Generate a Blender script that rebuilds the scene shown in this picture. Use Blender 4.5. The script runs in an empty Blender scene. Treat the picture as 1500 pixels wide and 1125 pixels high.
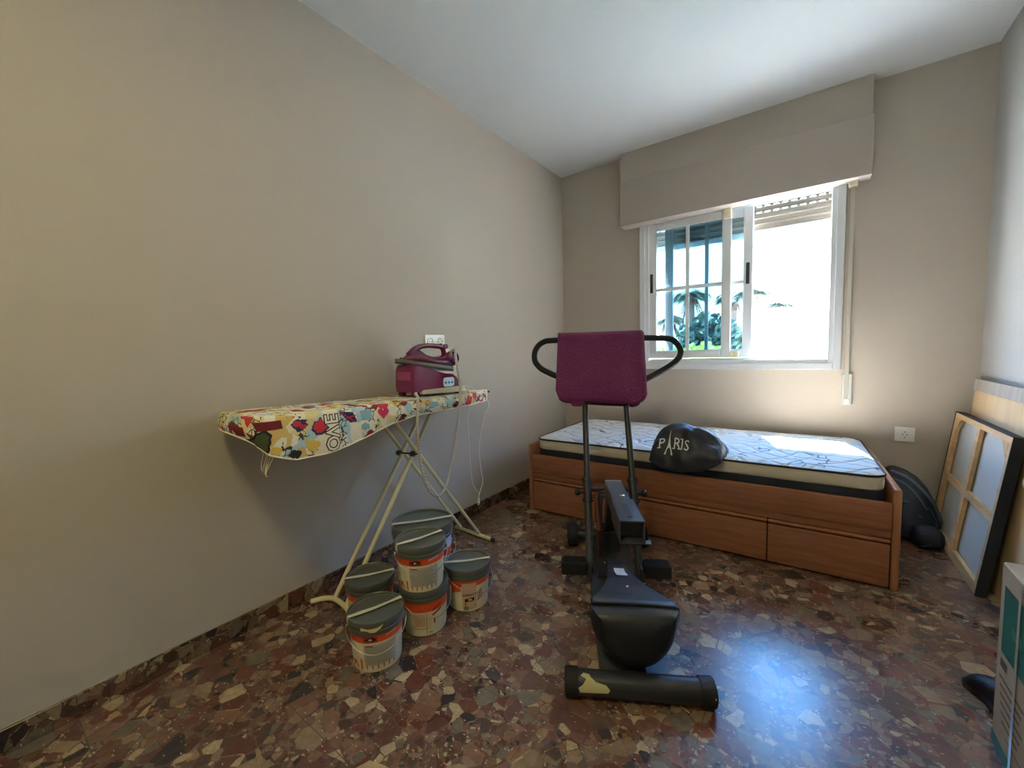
import bpy, bmesh, math, random
from mathutils import Vector, Matrix, noise
C = bpy.context.scene.collection
PI = math.pi
random.seed(7)

# ------------------------------------------------------------------ materials
def s2l(c):
    return tuple((x/12.92 if x <= .04045 else ((x+.055)/1.055)**2.4) for x in c)
def rgb(r, g, b): return s2l((r/255., g/255., b/255.))

def mat(name, col, rough=.5, metal=0., spec=.5, bump=0., bscale=40., var=0., vscale=6., coat=0., sheen=0., bdetail=3.):
    m = bpy.data.materials.new(name); m.use_nodes = True
    nt = m.node_tree; N = nt.nodes; L = nt.links
    b = N['Principled BSDF']
    b.inputs['Base Color'].default_value = (*col, 1)
    b.inputs['Roughness'].default_value = rough
    b.inputs['Metallic'].default_value = metal
    b.inputs['Specular IOR Level'].default_value = spec
    b.inputs['Coat Weight'].default_value = coat
    b.inputs['Sheen Weight'].default_value = sheen
    tc = N.new('ShaderNodeTexCoord')
    if var > 0:
        n = N.new('ShaderNodeTexNoise'); n.inputs['Scale'].default_value = vscale; n.inputs['Detail'].default_value = 4
        L.new(tc.outputs['Object'], n.inputs['Vector'])
        mx = N.new('ShaderNodeMix'); mx.data_type = 'RGBA'
        mx.inputs[6].default_value = (*[c*(1-var) for c in col], 1)
        mx.inputs[7].default_value = (*[min(1, c*(1+var)) for c in col], 1)
        L.new(n.outputs['Fac'], mx.inputs[0]); L.new(mx.outputs[2], b.inputs['Base Color'])
    if bump > 0:
        n2 = N.new('ShaderNodeTexNoise'); n2.inputs['Scale'].default_value = bscale; n2.inputs['Detail'].default_value = bdetail
        L.new(tc.outputs['Object'], n2.inputs['Vector'])
        bp = N.new('ShaderNodeBump'); bp.inputs['Strength'].default_value = bump; bp.inputs['Distance'].default_value = .01
        L.new(n2.outputs['Fac'], bp.inputs['Height']); L.new(bp.outputs['Normal'], b.inputs['Normal'])
    return m

def nodes(m): return m.node_tree.nodes, m.node_tree.links, m.node_tree.nodes['Principled BSDF']

def ramp(N, stops, const=True):
    r = N.new('ShaderNodeValToRGB'); cr = r.color_ramp
    cr.interpolation = 'CONSTANT' if const else 'LINEAR'
    cr.elements[0].position = stops[0][0]; cr.elements[0].color = (*stops[0][1], 1)
    cr.elements[1].position = stops[1][0]; cr.elements[1].color = (*stops[1][1], 1)
    for p, c in stops[2:]:
        e = cr.elements.new(p); e.color = (*c, 1)
    return r

def mapping(N, L, scale=(1, 1, 1), out='Object', rot=(0, 0, 0)):
    tc = N.new('ShaderNodeTexCoord'); mp = N.new('ShaderNodeMapping')
    mp.inputs['Scale'].default_value = scale; mp.inputs['Rotation'].default_value = rot
    L.new(tc.outputs[out], mp.inputs['Vector']); return mp

def terrazzo(name, dark=1.0, rough=.3):
    m = bpy.data.materials.new(name); m.use_nodes = True; N, L, B = nodes(m)
    mp = mapping(N, L)
    nz = N.new('ShaderNodeTexNoise'); nz.inputs['Scale'].default_value = 11; nz.inputs['Detail'].default_value = 2
    L.new(mp.outputs[0], nz.inputs['Vector'])
    off = N.new('ShaderNodeVectorMath'); off.operation = 'SCALE'; off.inputs['Scale'].default_value = .022
    L.new(nz.outputs['Color'], off.inputs[0])
    ad = N.new('ShaderNodeVectorMath'); L.new(mp.outputs[0], ad.inputs[0]); L.new(off.outputs[0], ad.inputs[1])
    brown = [rgb(104, 74, 60), rgb(118, 86, 70), rgb(90, 54, 46), rgb(128, 108, 88), rgb(80, 62, 52), rgb(106, 62, 50),
             rgb(108, 98, 84), rgb(168, 148, 118), rgb(98, 66, 56), rgb(58, 50, 50), rgb(126, 94, 76), rgb(140, 118, 94)]
    def layer(scale, edge, stops, keep):
        v = N.new('ShaderNodeTexVoronoi'); v.inputs['Scale'].default_value = scale; v.voronoi_dimensions = '3D'
        L.new(ad.outputs[0], v.inputs['Vector'])
        e = N.new('ShaderNodeTexVoronoi'); e.inputs['Scale'].default_value = scale; e.feature = 'DISTANCE_TO_EDGE'
        L.new(ad.outputs[0], e.inputs['Vector'])
        sp = N.new('ShaderNodeSeparateColor'); L.new(v.outputs['Color'], sp.inputs[0])
        r = ramp(N, stops); L.new(sp.outputs[0], r.inputs[0])
        # stone tint inside a chip
        tn = N.new('ShaderNodeTexNoise'); tn.inputs['Scale'].default_value = scale*3.; tn.inputs['Detail'].default_value = 5
        L.new(ad.outputs[0], tn.inputs['Vector'])
        mr = N.new('ShaderNodeMapRange'); mr.inputs[1].default_value = .3; mr.inputs[2].default_value = .7
        mr.inputs[3].default_value = .78; mr.inputs[4].default_value = 1.18
        L.new(tn.outputs['Fac'], mr.inputs[0])
        mul = N.new('ShaderNodeVectorMath'); mul.operation = 'SCALE'
        L.new(r.outputs[0], mul.inputs[0]); L.new(mr.outputs[0], mul.inputs['Scale'])
        # chip present: edge distance beyond threshold, and a random share of cells kept
        g = N.new('ShaderNodeMath'); g.operation = 'GREATER_THAN'; L.new(e.outputs['Distance'], g.inputs[0])
        th = N.new('ShaderNodeMath'); th.operation = 'MULTIPLY'; th.inputs[1].default_value = edge*2
        L.new(sp.outputs[2], th.inputs[0]); L.new(th.outputs[0], g.inputs[1])
        k = N.new('ShaderNodeMath'); k.operation = 'LESS_THAN'; k.inputs[1].default_value = keep
        L.new(sp.outputs[1], k.inputs[0])
        f = N.new('ShaderNodeMath'); f.operation = 'MULTIPLY'; L.new(g.outputs[0], f.inputs[0]); L.new(k.outputs[0], f.inputs[1])
        return mul.outputs[0], f.outputs[0]
    st1 = [(i/12., brown[i]) for i in range(12)]
    st2 = [(i/12., brown[(i*5+2) % 12]) for i in range(12)]
    st3 = [(i/12., brown[(i*7+5) % 12]) for i in range(12)]
    c1, f1 = layer(17, .04, st1, .42)
    c2, f2 = layer(31, .045, st2, .78)
    c3, f3 = layer(80, .07, st3, .85)
    def mixc(f, a, b):
        x = N.new('ShaderNodeMix'); x.data_type = 'RGBA'
        L.new(f, x.inputs[0])
        if isinstance(a, tuple): x.inputs[6].default_value = (*a, 1)
        else: L.new(a, x.inputs[6])
        L.new(b, x.inputs[7]); return x.outputs[2]
    o = mixc(f3, rgb(98, 76, 66), c3); o = mixc(f2, o, c2); o = mixc(f1, o, c1)
    # thin white shell slivers
    wv = N.new('ShaderNodeTexVoronoi'); wv.inputs['Scale'].default_value = 26
    mp2 = mapping(N, L, (1, 3.4, 1), rot=(0, 0, .7)); L.new(mp2.outputs[0], wv.inputs['Vector'])
    lt = N.new('ShaderNodeMath'); lt.operation = 'LESS_THAN'; lt.inputs[1].default_value = .10; L.new(wv.outputs['Distance'], lt.inputs[0])
    wc = N.new('ShaderNodeRGB'); wc.outputs[0].default_value = (*rgb(205, 196, 176), 1)
    o = mixc(lt.outputs[0], o, wc.outputs[0])
    # 40 cm tile joints
    bk = N.new('ShaderNodeTexBrick'); bk.offset = 0; bk.squash = 1
    bk.inputs['Scale'].default_value = 1; bk.inputs['Mortar Size'].default_value = .0012; bk.inputs['Mortar Smooth'].default_value = 0
    bk.inputs['Brick Width'].default_value = .4; bk.inputs['Row Height'].default_value = .4
    mp3 = mapping(N, L); L.new(mp3.outputs[0], bk.inputs['Vector'])
    jc = N.new('ShaderNodeRGB'); jc.outputs[0].default_value = (*rgb(88, 72, 62), 1)
    o = mixc(bk.outputs['Fac'], o, jc.outputs[0])
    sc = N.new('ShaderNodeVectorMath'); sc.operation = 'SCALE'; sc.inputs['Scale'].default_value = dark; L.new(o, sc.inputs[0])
    L.new(sc.outputs[0], B.inputs['Base Color'])
    B.inputs['Roughness'].default_value = rough; B.inputs['Specular IOR Level'].default_value = .5
    rn = N.new('ShaderNodeTexNoise'); rn.inputs['Scale'].default_value = 3; L.new(mp.outputs[0], rn.inputs['Vector'])
    rr = N.new('ShaderNodeMapRange'); rr.inputs[3].default_value = rough-.05; rr.inputs[4].default_value = rough+.07
    L.new(rn.outputs['Fac'], rr.inputs[0]); L.new(rr.outputs[0], B.inputs['Roughness'])
    return m

def wood(name, a, b, scale=(1, 1, 1), rough=.42, freq=5.):
    m = bpy.data.materials.new(name); m.use_nodes = True; N, L, B = nodes(m)
    mp = mapping(N, L, scale)
    n = N.new('ShaderNodeTexNoise'); n.inputs['Scale'].default_value = freq; n.inputs['Detail'].default_value = 8; n.inputs['Distortion'].default_value = .6
    L.new(mp.outputs[0], n.inputs['Vector'])
    r = ramp(N, [(.32, a), (.68, b)], False); L.new(n.outputs['Fac'], r.inputs[0])
    L.new(r.outputs[0], B.inputs['Base Color']); B.inputs['Roughness'].default_value = rough
    return m

def glass_mat(name, tint):
    m = bpy.data.materials.new(name); m.use_nodes = True; N = m.node_tree.nodes; L = m.node_tree.links
    N.remove(N['Principled BSDF']); out = N['Material Output']
    t = N.new('ShaderNodeBsdfTransparent'); t.inputs['Color'].default_value = (*tint, 1)
    g = N.new('ShaderNodeBsdfGlossy'); g.inputs['Roughness'].default_value = .02
    fr = N.new('ShaderNodeFresnel'); fr.inputs['IOR'].default_value = 1.45
    mx = N.new('ShaderNodeMixShader'); L.new(fr.outputs[0], mx.inputs[0]); L.new(t.outputs[0], mx.inputs[1]); L.new(g.outputs[0], mx.inputs[2])
    L.new(mx.outputs[0], out.inputs['Surface']); return m

M = {}
M['wall'] = mat('taupe_wall_paint', rgb(183, 174, 161), .78, bump=.09, bscale=170, var=.02, vscale=3)
M['wall_r'] = mat('pale_wall_paint', rgb(174, 174, 171), .78, bump=.09, bscale=170)
M['ceil'] = mat('ceiling_paint', rgb(222, 224, 222), .85, bump=.06, bscale=150)
M['floor'] = terrazzo('terrazzo_floor', 1.0, .27)
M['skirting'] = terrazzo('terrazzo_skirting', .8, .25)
M['box_paint'] = mat('shutter_box_paint', rgb(170, 160, 150), .7, bump=.05, bscale=170)
M['alu'] = mat('white_aluminium', rgb(236, 239, 241), .32, spec=.5, var=.015, vscale=4)
M['alu_out'] = mat('shutter_slats', rgb(150, 142, 130), .4, var=.03)
M['blackp'] = mat('black_plastic', rgb(26, 28, 36), .4)
M['ivory'] = mat('aged_ivory_plastic', rgb(224, 214, 184), .45, var=.05)
M['strap'] = mat('shutter_strap_cloth', rgb(196, 192, 180), .85, bump=.3, bscale=300)
M['plastic_w'] = mat('white_socket_plastic', rgb(232, 231, 224), .35)
M['hole'] = mat('socket_dark', rgb(40, 38, 36), .6)
M['glass'] = glass_mat('tinted_window_glass', (.51, .615, .645))
M['bedwood'] = wood('orange_beech_veneer', rgb(134, 84, 58), rgb(160, 104, 72), (1.2, 10, 14), .36, 4)
M['bedwood_v'] = wood('orange_beech_edge', rgb(146, 94, 64), rgb(174, 118, 82), (8, 8, 1.2), .34, 4)
M['pine'] = wood('pine_bars', rgb(196, 158, 112), rgb(220, 186, 140), (6, 1.2, 6), .6, 5)
M['canvas'] = mat('raw_canvas', rgb(206, 206, 200), .9, bump=.25, bscale=500)
M['black_cloth'] = mat('black_canvas_edge', rgb(26, 29, 38), .75, var=.1)
M['ply'] = wood('ply_panel', rgb(205, 172, 128), rgb(222, 192, 150), (1, 5, 1), .6, 2)
M['greyrail'] = wood('grey_rail', rgb(150, 142, 134), rgb(168, 160, 150), (1, 8, 1), .6, 4)
M['mat_top'] = None
M['mat_side'] = mat('mattress_border_beige', rgb(214, 204, 186), .85, bump=.3, bscale=300)
M['mat_black'] = mat('mattress_base_navy', rgb(27, 33, 46), .8, bump=.3, bscale=300)
M['piping'] = mat('black_piping', rgb(24, 24, 28), .6)
M['steel_blk'] = mat('matt_black_tube', rgb(38, 40, 44), .38, spec=.5, bump=.05, bscale=200)
M['steel_grey'] = mat('dark_grey_steel', rgb(66, 67, 70), .36, metal=.35, var=.08, vscale=20)
M['beam'] = mat('gunmetal_beam', rgb(96, 100, 110), .3, metal=.6, var=.06, vscale=15)
M['vinyl'] = mat('black_vinyl', rgb(20, 23, 31), .36, spec=.5, bump=.12, bscale=260)
M['foam'] = mat('black_foam_grip', rgb(22, 23, 26), .7, bump=.3, bscale=240)
M['tape_y'] = mat('yellowed_paper_tape', rgb(190, 184, 136), .8, var=.15, vscale=40)
M['label_w'] = mat('white_sticker', rgb(214, 216, 222), .5, var=.05, vscale=80)
M['screw'] = mat('zinc_screw', rgb(190, 190, 190), .3, metal=.9)
M['red_part'] = mat('dull_maroon_steel', rgb(84, 36, 34), .45)
M['towel'] = mat('purple_terry', rgb(108, 18, 78), .95, bump=1., bscale=210, var=.42, vscale=95, sheen=.12, bdetail=2)
M['towel2'] = mat('purple_terry_hem', rgb(122, 30, 92), .95, bump=.8, bscale=210, sheen=.2)
M['cream_tube'] = mat('cream_enamel_tube', rgb(224, 214, 174), .32, var=.03)
M['brown_p'] = mat('brown_bracket', rgb(74, 54, 42), .5)
M['mesh_metal'] = mat('board_metal', rgb(180, 182, 178), .45, metal=.4)
M['magenta'] = mat('plum_plastic', rgb(116, 24, 76), .22, coat=.3)
M['plum_dk'] = mat('dark_plum_plastic', rgb(98, 20, 56), .24, coat=.3)
M['lilac'] = mat('lilac_plastic', rgb(136, 74, 150), .25, coat=.2)
M['sole'] = mat('iron_sole_edge', rgb(38, 36, 30), .35, metal=.3)
M['olive'] = mat('smoked_grey_skirt', rgb(96, 90, 66), .3)
M['panel'] = mat('pale_blue_panel', rgb(214, 232, 248), .4)
M['bluebtn'] = mat('blue_buttons', rgb(48, 118, 190), .4)
M['hose'] = None
M['cord_w'] = mat('white_flex', rgb(226, 224, 216), .5)
M['tray'] = mat('beige_tray', rgb(206, 198, 170), .4)
M['pail'] = mat('white_pail_plastic', rgb(230, 222, 190), .35, var=.03)
M['lid'] = mat('slate_lid_plastic', rgb(88, 91, 84), .33, var=.06, vscale=10)
M['band'] = mat('orange_red_print', rgb(222, 84, 34), .4, var=.06)
M['redprint'] = mat('brick_red_print', rgb(172, 52, 40), .4)
M['lidtape'] = mat('whitish_masking_tape', rgb(206, 204, 186), .7, var=.08, vscale=60)
M['yell'] = mat('cream_paint_drip', rgb(222, 208, 150), .5)
M['txt_grey'] = mat('grey_small_print', rgb(158, 152, 138), .6, var=.12, vscale=300)
M['txt_panel'] = mat('pale_print_panel', rgb(190, 184, 168), .5)
M['txt_black'] = mat('black_print', rgb(26, 22, 24), .5)
M['txt_orange'] = mat('orange_print', rgb(198, 104, 44), .5)
M['greenp'] = mat('green_small_print', rgb(110, 128, 92), .5)
M['bluewhite'] = mat('blue_white_print', rgb(206, 212, 236), .4)
M['wire'] = mat('galvanised_wire', rgb(176, 176, 170), .35, metal=.8)
M['bagcloth'] = mat('black_satin_cloth', rgb(27, 32, 44), .5, bump=.25, bscale=26, sheen=.15)
M['whiteprint'] = mat('white_print', rgb(228, 230, 234), .6)
M['packcloth'] = mat('navy_nylon', rgb(30, 38, 52), .6, bump=.3, bscale=60)
M['packtrim'] = mat('grey_nylon_trim', rgb(70, 84, 100), .55)
M['card'] = mat('brown_cardboard', rgb(166, 146, 120), .8, var=.05, vscale=5, bump=.1, bscale=60)
M['card_w'] = mat('pale_cardboard', rgb(202, 202, 194), .7, var=.04, vscale=8)
M['green'] = mat('deep_green_print', rgb(20, 98, 82), .55)
M['green2'] = mat('lighter_green_print', rgb(58, 124, 108), .55)
M['cardprint'] = mat('dark_brown_print', rgb(92, 76, 62), .7)
M['parcel_tape'] = mat('clear_parcel_tape', rgb(186, 186, 172), .25, coat=.5)
M['shoe'] = mat('black_leather', rgb(20, 22, 32), .45, bump=.15, bscale=90)
M['shoesole'] = mat('black_rubber', rgb(18, 18, 20), .7)
M['door'] = mat('door_white', rgb(225, 222, 214), .45)
M['facade'] = mat('white_render', rgb(236, 234, 228), .9)
M['roof_t'] = mat('terracotta_coping', rgb(176, 108, 84), .9)
M['ground'] = mat('dry_ground', rgb(205, 198, 182), .95, var=.1, vscale=.6)
M['leaf'] = mat('bush_leaf', rgb(164, 196, 96), .7, var=.35, vscale=3)
M['leaf_y'] = mat('young_bush_leaf', rgb(196, 218, 116), .7, var=.3, vscale=3)
M['palm'] = mat('palm_frond', rgb(78, 94, 84), .7, var=.3, vscale=2)
M['palm_dry'] = mat('dry_palm_thatch', rgb(128, 98, 92), .9, var=.2, vscale=6)
M['trunk'] = mat('palm_trunk', rgb(122, 100, 86), .95, bump=.8, bscale=9, var=.2)

def quilt():
    m = bpy.data.materials.new('quilted_mattress_top'); m.use_nodes = True; N, L, B = nodes(m)
    mp = mapping(N, L)
    n = N.new('ShaderNodeTexNoise'); n.inputs['Scale'].default_value = 2.2; n.inputs['Detail'].default_value = 1
    L.new(mp.outputs[0], n.inputs['Vector'])
    sc = N.new('ShaderNodeVectorMath'); sc.operation = 'SCALE'; sc.inputs['Scale'].default_value = .35; L.new(n.outputs['Color'], sc.inputs[0])
    ad = N.new('ShaderNodeVectorMath'); L.new(mp.outputs[0], ad.inputs[0]); L.new(sc.outputs[0], ad.inputs[1])
    def lines(rot, sc_):
        m2 = N.new('ShaderNodeMapping'); m2.inputs['Rotation'].default_value = (0, 0, rot); L.new(ad.outputs[0], m2.inputs['Vector'])
        w = N.new('ShaderNodeTexWave'); w.wave_profile = 'SIN'; w.inputs['Scale'].default_value = sc_; w.inputs['Distortion'].default_value = .6
        L.new(m2.outputs[0], w.inputs['Vector'])
        a = N.new('ShaderNodeMath'); a.operation = 'SUBTRACT'; a.inputs[1].default_value = .5; L.new(w.outputs['Fac'], a.inputs[0])
        b = N.new('ShaderNodeMath'); b.operation = 'ABSOLUTE'; L.new(a.outputs[0], b.inputs[0]); return b.outputs[0]
    a, b = lines(.6, 1.5), lines(2.1, 1.5)
    mn = N.new('ShaderNodeMath'); mn.operation = 'MINIMUM'; L.new(a, mn.inputs[0]); L.new(b, mn.inputs[1])
    mr = N.new('ShaderNodeMapRange'); mr.inputs[1].default_value = 0; mr.inputs[2].default_value = .25; L.new(mn.outputs[0], mr.inputs[0])
    bp = N.new('ShaderNodeBump'); bp.inputs['Strength'].default_value = .7; bp.inputs['Distance'].default_value = .02
    L.new(mr.outputs[0], bp.inputs['Height']); L.new(bp.outputs[0], B.inputs['Normal'])
    # grey scribbled print
    v = N.new('ShaderNodeTexVoronoi'); v.feature = 'DISTANCE_TO_EDGE'; v.inputs['Scale'].default_value = 5
    n3 = N.new('ShaderNodeTexNoise'); n3.inputs['Scale'].default_value = 6; L.new(mp.outputs[0], n3.inputs['Vector'])
    s3 = N.new('ShaderNodeVectorMath'); s3.operation = 'SCALE'; s3.inputs['Scale'].default_value = .3; L.new(n3.outputs['Color'], s3.inputs[0])
    a3 = N.new('ShaderNodeVectorMath'); L.new(mp.outputs[0], a3.inputs[0]); L.new(s3.outputs[0], a3.inputs[1]); L.new(a3.outputs[0], v.inputs['Vector'])
    lt = N.new('ShaderNodeMath'); lt.operation = 'LESS_THAN'; lt.inputs[1].default_value = .022; L.new(v.outputs['Distance'], lt.inputs[0])
    n4 = N.new('ShaderNodeTexNoise'); n4.inputs['Scale'].default_value = 4.5; L.new(mp.outputs[0], n4.inputs['Vector'])
    gt = N.new('ShaderNodeMath'); gt.operation = 'GREATER_THAN'; gt.inputs[1].default_value = .53; L.new(n4.outputs['Fac'], gt.inputs[0])
    f = N.new('ShaderNodeMath'); f.operation = 'MULTIPLY'; L.new(lt.outputs[0], f.inputs[0]); L.new(gt.outputs[0], f.inputs[1])
    mx = N.new('ShaderNodeMix'); mx.data_type = 'RGBA'; mx.inputs[6].default_value = (*rgb(226, 226, 224), 1); mx.inputs[7].default_value = (*rgb(132, 136, 144), 1)
    L.new(f.outputs[0], mx.inputs[0]); L.new(mx.outputs[2], B.inputs['Base Color'])
    B.inputs['Roughness'].default_value = .8
    return m
M['mat_top'] = quilt()

def ribbed():
    m = bpy.data.materials.new('ribbed_steam_hose'); m.use_nodes = True; N, L, B = nodes(m)
    mp = mapping(N, L)
    w = N.new('ShaderNodeTexWave'); w.bands_direction = 'DIAGONAL'; w.inputs['Scale'].default_value = 45
    L.new(mp.outputs[0], w.inputs['Vector'])
    r = ramp(N, [(.2, rgb(150, 140, 140)), (.6, rgb(222, 214, 206))], False); L.new(w.outputs['Fac'], r.inputs[0])
    L.new(r.outputs[0], B.inputs['Base Color']); B.inputs['Roughness'].default_value = .6
    return m
M['hose'] = ribbed()

def cover():
    m = bpy.data.materials.new('printed_cotton_cover'); m.use_nodes = True; N, L, B = nodes(m)
    mp = mapping(N, L)
    nz = N.new('ShaderNodeTexNoise'); nz.inputs['Scale'].default_value = 9; nz.inputs['Detail'].default_value = 3; L.new(mp.outputs[0], nz.inputs['Vector'])
    off = N.new('ShaderNodeVectorMath'); off.operation = 'SCALE'; off.inputs['Scale'].default_value = .07; L.new(nz.outputs['Color'], off.inputs[0])
    ad = N.new('ShaderNodeVectorMath'); L.new(mp.outputs[0], ad.inputs[0]); L.new(off.outputs[0], ad.inputs[1])
    v = N.new('ShaderNodeTexVoronoi'); v.inputs['Scale'].default_value = 24; L.new(ad.outputs[0], v.inputs['Vector'])
    sp = N.new('ShaderNodeSeparateColor'); L.new(v.outputs['Color'], sp.inputs[0])
    cols = [rgb(232, 220, 186), rgb(226, 208, 150), rgb(176, 204, 208), rgb(236, 228, 206), rgb(140, 40, 48), rgb(232, 224, 200),
            rgb(206, 200, 140), rgb(198, 212, 214), rgb(234, 226, 204), rgb(214, 184, 110), rgb(196, 60, 66), rgb(236, 230, 212)]
    r = ramp(N, [(i/12., c) for i, c in enumerate(cols)]); L.new(sp.outputs[0], r.inputs[0])
    # line drawings over it
    v2 = N.new('ShaderNodeTexVoronoi'); v2.feature = 'DISTANCE_TO_EDGE'; v2.inputs['Scale'].default_value = 42; L.new(ad.outputs[0], v2.inputs['Vector'])
    lt = N.new('ShaderNodeMath'); lt.operation = 'LESS_THAN'; lt.inputs[1].default_value = .055; L.new(v2.outputs['Distance'], lt.inputs[0])
    n4 = N.new('ShaderNodeTexNoise'); n4.inputs['Scale'].default_value = 16; L.new(mp.outputs[0], n4.inputs['Vector'])
    gt = N.new('ShaderNodeMath'); gt.operation = 'GREATER_THAN'; gt.inputs[1].default_value = .54; L.new(n4.outputs['Fac'], gt.inputs[0])
    f = N.new('ShaderNodeMath'); f.operation = 'MULTIPLY'; L.new(lt.outputs[0], f.inputs[0]); L.new(gt.outputs[0], f.inputs[1])
    mx = N.new('ShaderNodeMix'); mx.data_type = 'RGBA'; L.new(f.outputs[0], mx.inputs[0]); L.new(r.outputs[0], mx.inputs[6]); mx.inputs[7].default_value = (*rgb(58, 54, 58), 1)
    L.new(mx.outputs[2], B.inputs['Base Color']); B.inputs['Roughness'].default_value = .85
    return m
M['cover'] = cover()
M['c_cream'] = mat('print_cream', rgb(236, 226, 200), .85)
M['c_maroon'] = mat('print_maroon', rgb(112, 26, 36), .85, var=.15, vscale=60)
M['c_red'] = mat('print_red', rgb(196, 44, 52), .85)
M['c_pink'] = mat('print_pink', rgb(190, 40, 84), .85)
M['c_green'] = mat('print_dark_green', rgb(72, 84, 54), .85, var=.3, vscale=60)
M['c_black'] = mat('print_black', rgb(34, 30, 34), .85)
M['c_blue'] = mat('print_sky_blue', rgb(142, 184, 194), .85, var=.1, vscale=60)
M['c_navy'] = mat('print_navy', rgb(44, 52, 96), .85)
M['c_yellow'] = mat('print_mustard', rgb(222, 188, 84), .85)

# ------------------------------------------------------------------ geometry helpers
WM = {}
def obj(name, bm, m, parent=None, smooth=False, kind=None, label=None):
    if parent is not None: bm.transform(WM[parent.name].inverted())
    bmesh.ops.recalc_face_normals(bm, faces=bm.faces)
    me = bpy.data.meshes.new(name); bm.to_mesh(me); bm.free()
    if smooth:
        for p in me.polygons: p.use_smooth = True
    me.materials.append(m)
    o = bpy.data.objects.new(name, me); C.objects.link(o)
    if parent is not None: o.parent = parent; WM[o.name] = WM[parent.name].copy()
    else: WM[o.name] = Matrix.Identity(4)
    if kind: o['kind'] = kind
    if label: o['label'] = label
    return o
def auto(o, deg=40):
    me = o.data
    for p in me.polygons: p.use_smooth = True
    bm = bmesh.new(); bm.from_mesh(me)
    for e in bm.edges:
        if len(e.link_faces) == 2 and e.calc_face_angle(0) > math.radians(deg): e.smooth = False
    bm.to_mesh(me); bm.free(); return o
def thing(name, label, cat, loc=(0, 0, 0), rz=0, group=None):
    o = bpy.data.objects.new(name, None); C.objects.link(o); o.empty_display_size = .05
    o.location = loc; o.rotation_euler = (0, 0, rz); o['label'] = label; o['category'] = cat
    if group: o['group'] = group
    WM[o.name] = Matrix.Translation(loc) @ Matrix.Rotation(rz, 4, 'Z'); return o
def tag(o, label, cat, group=None):
    o['label'] = label; o['category'] = cat
    if group: o['group'] = group
    return o
def rebase(o):
    """put a single-mesh thing's origin at its base centre"""
    vs = [v.co for v in o.data.vertices]
    c = Vector(((min(v.x for v in vs)+max(v.x for v in vs))/2, (min(v.y for v in vs)+max(v.y for v in vs))/2, min(v.z for v in vs)))
    o.data.transform(Matrix.Translation(-c)); o.location = c; return o
def bm_(): return bmesh.new()
def box(bm, c, s, R=None, bev=0., seg=2):
    r = bmesh.ops.create_cube(bm, size=1)
    vs = r['verts']
    bmesh.ops.scale(bm, vec=s, verts=vs)
    if bev > 0:
        es = list({e for v in vs for e in v.link_edges})
        g = bmesh.ops.bevel(bm, geom=es, offset=min(bev, min(s)*.45), segments=seg, affect='EDGES', profile=.5)
        vs = list({v for f in g['faces'] for v in f.verts} | {v for v in vs if v.is_valid})
        allv = set(vs); st = list(vs)
        while st:
            v = st.pop()
            for e in v.link_edges:
                o = e.other_vert(v)
                if o not in allv: allv.add(o); st.append(o)
        vs = list(allv)
    if R is not None: bmesh.ops.transform(bm, matrix=R.to_4x4(), verts=vs)
    bmesh.ops.translate(bm, vec=c, verts=vs)
    return vs
def catmull(P, n=8, closed=False):
    P = [Vector(p) for p in P]; out = []
    m = len(P)
    for i in range(m if closed else m-1):
        if closed: p0, p1, p2, p3 = P[(i-1) % m], P[i], P[(i+1) % m], P[(i+2) % m]
        else: p0, p1, p2, p3 = P[max(i-1, 0)], P[i], P[i+1], P[min(i+2, m-1)]
        for k in range(n):
            t = k/n
            out.append(.5*((2*p1)+(-p0+p2)*t+(2*p0-5*p1+4*p2-p3)*t*t+(-p0+3*p1-3*p2+p3)*t**3))
    if not closed: out.append(P[-1])
    return out
def tube(bm, P, r, seg=12, closed=False, caps=True, flat=1.):
    P = [Vector(p) for p in P]; n = len(P)
    rad = r if isinstance(r, (list, tuple)) else [r]*n
    T = []
    for i in range(n):
        a = P[(i-1) % n] if (closed or i > 0) else P[i]
        b = P[(i+1) % n] if (closed or i < n-1) else P[i]
        d = (b-a); T.append(d.normalized() if d.length > 1e-9 else Vector((0, 0, 1)))
    u = T[0].orthogonal().normalized()
    rings = []
    for i in range(n):
        if i > 0:
            q = T[i-1].rotation_difference(T[i]); u = (q @ u).normalized()
        v = T[i].cross(u).normalized()
        rings.append([bm.verts.new(P[i]+(u*math.cos(2*PI*k/seg)+v*math.sin(2*PI*k/seg)*flat)*rad[i]) for k in range(seg)])
    for i in range(n if closed else n-1):
        A, B_ = rings[i], rings[(i+1) % n]
        if closed and i == n-1:
            j0 = min(range(seg), key=lambda j: (B_[j].co-A[0].co).length)
            B_ = B_[j0:]+B_[:j0]
        for k in range(seg):
            bm.faces.new((A[k], A[(k+1) % seg], B_[(k+1) % seg], B_[k]))
    if caps and not closed:
        bm.faces.new(rings[0][::-1]); bm.faces.new(rings[-1])
def lathe(bm, prof, seg=40, c=(0, 0, 0), M4=None):
    rings = []; allv = []
    for r, z in prof:
        if r < 1e-6: rg = [bm.verts.new((0, 0, z))]
        else: rg = [bm.verts.new((r*math.cos(2*PI*k/seg), r*math.sin(2*PI*k/seg), z)) for k in range(seg)]
        rings.append(rg); allv += rg
    for A, B_ in zip(rings, rings[1:]):
        for k in range(seg):
            if len(A) == 1 and len(B_) == 1: continue
            if len(A) == 1: bm.faces.new((A[0], B_[k], B_[(k+1) % seg]))
            elif len(B_) == 1: bm.faces.new((A[k], A[(k+1) % seg], B_[0]))
            else: bm.faces.new((A[k], A[(k+1) % seg], B_[(k+1) % seg], B_[k]))
    if M4 is not None: bmesh.ops.transform(bm, matrix=M4, verts=allv)
    bmesh.ops.translate(bm, vec=c, verts=allv)
    return allv
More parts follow.
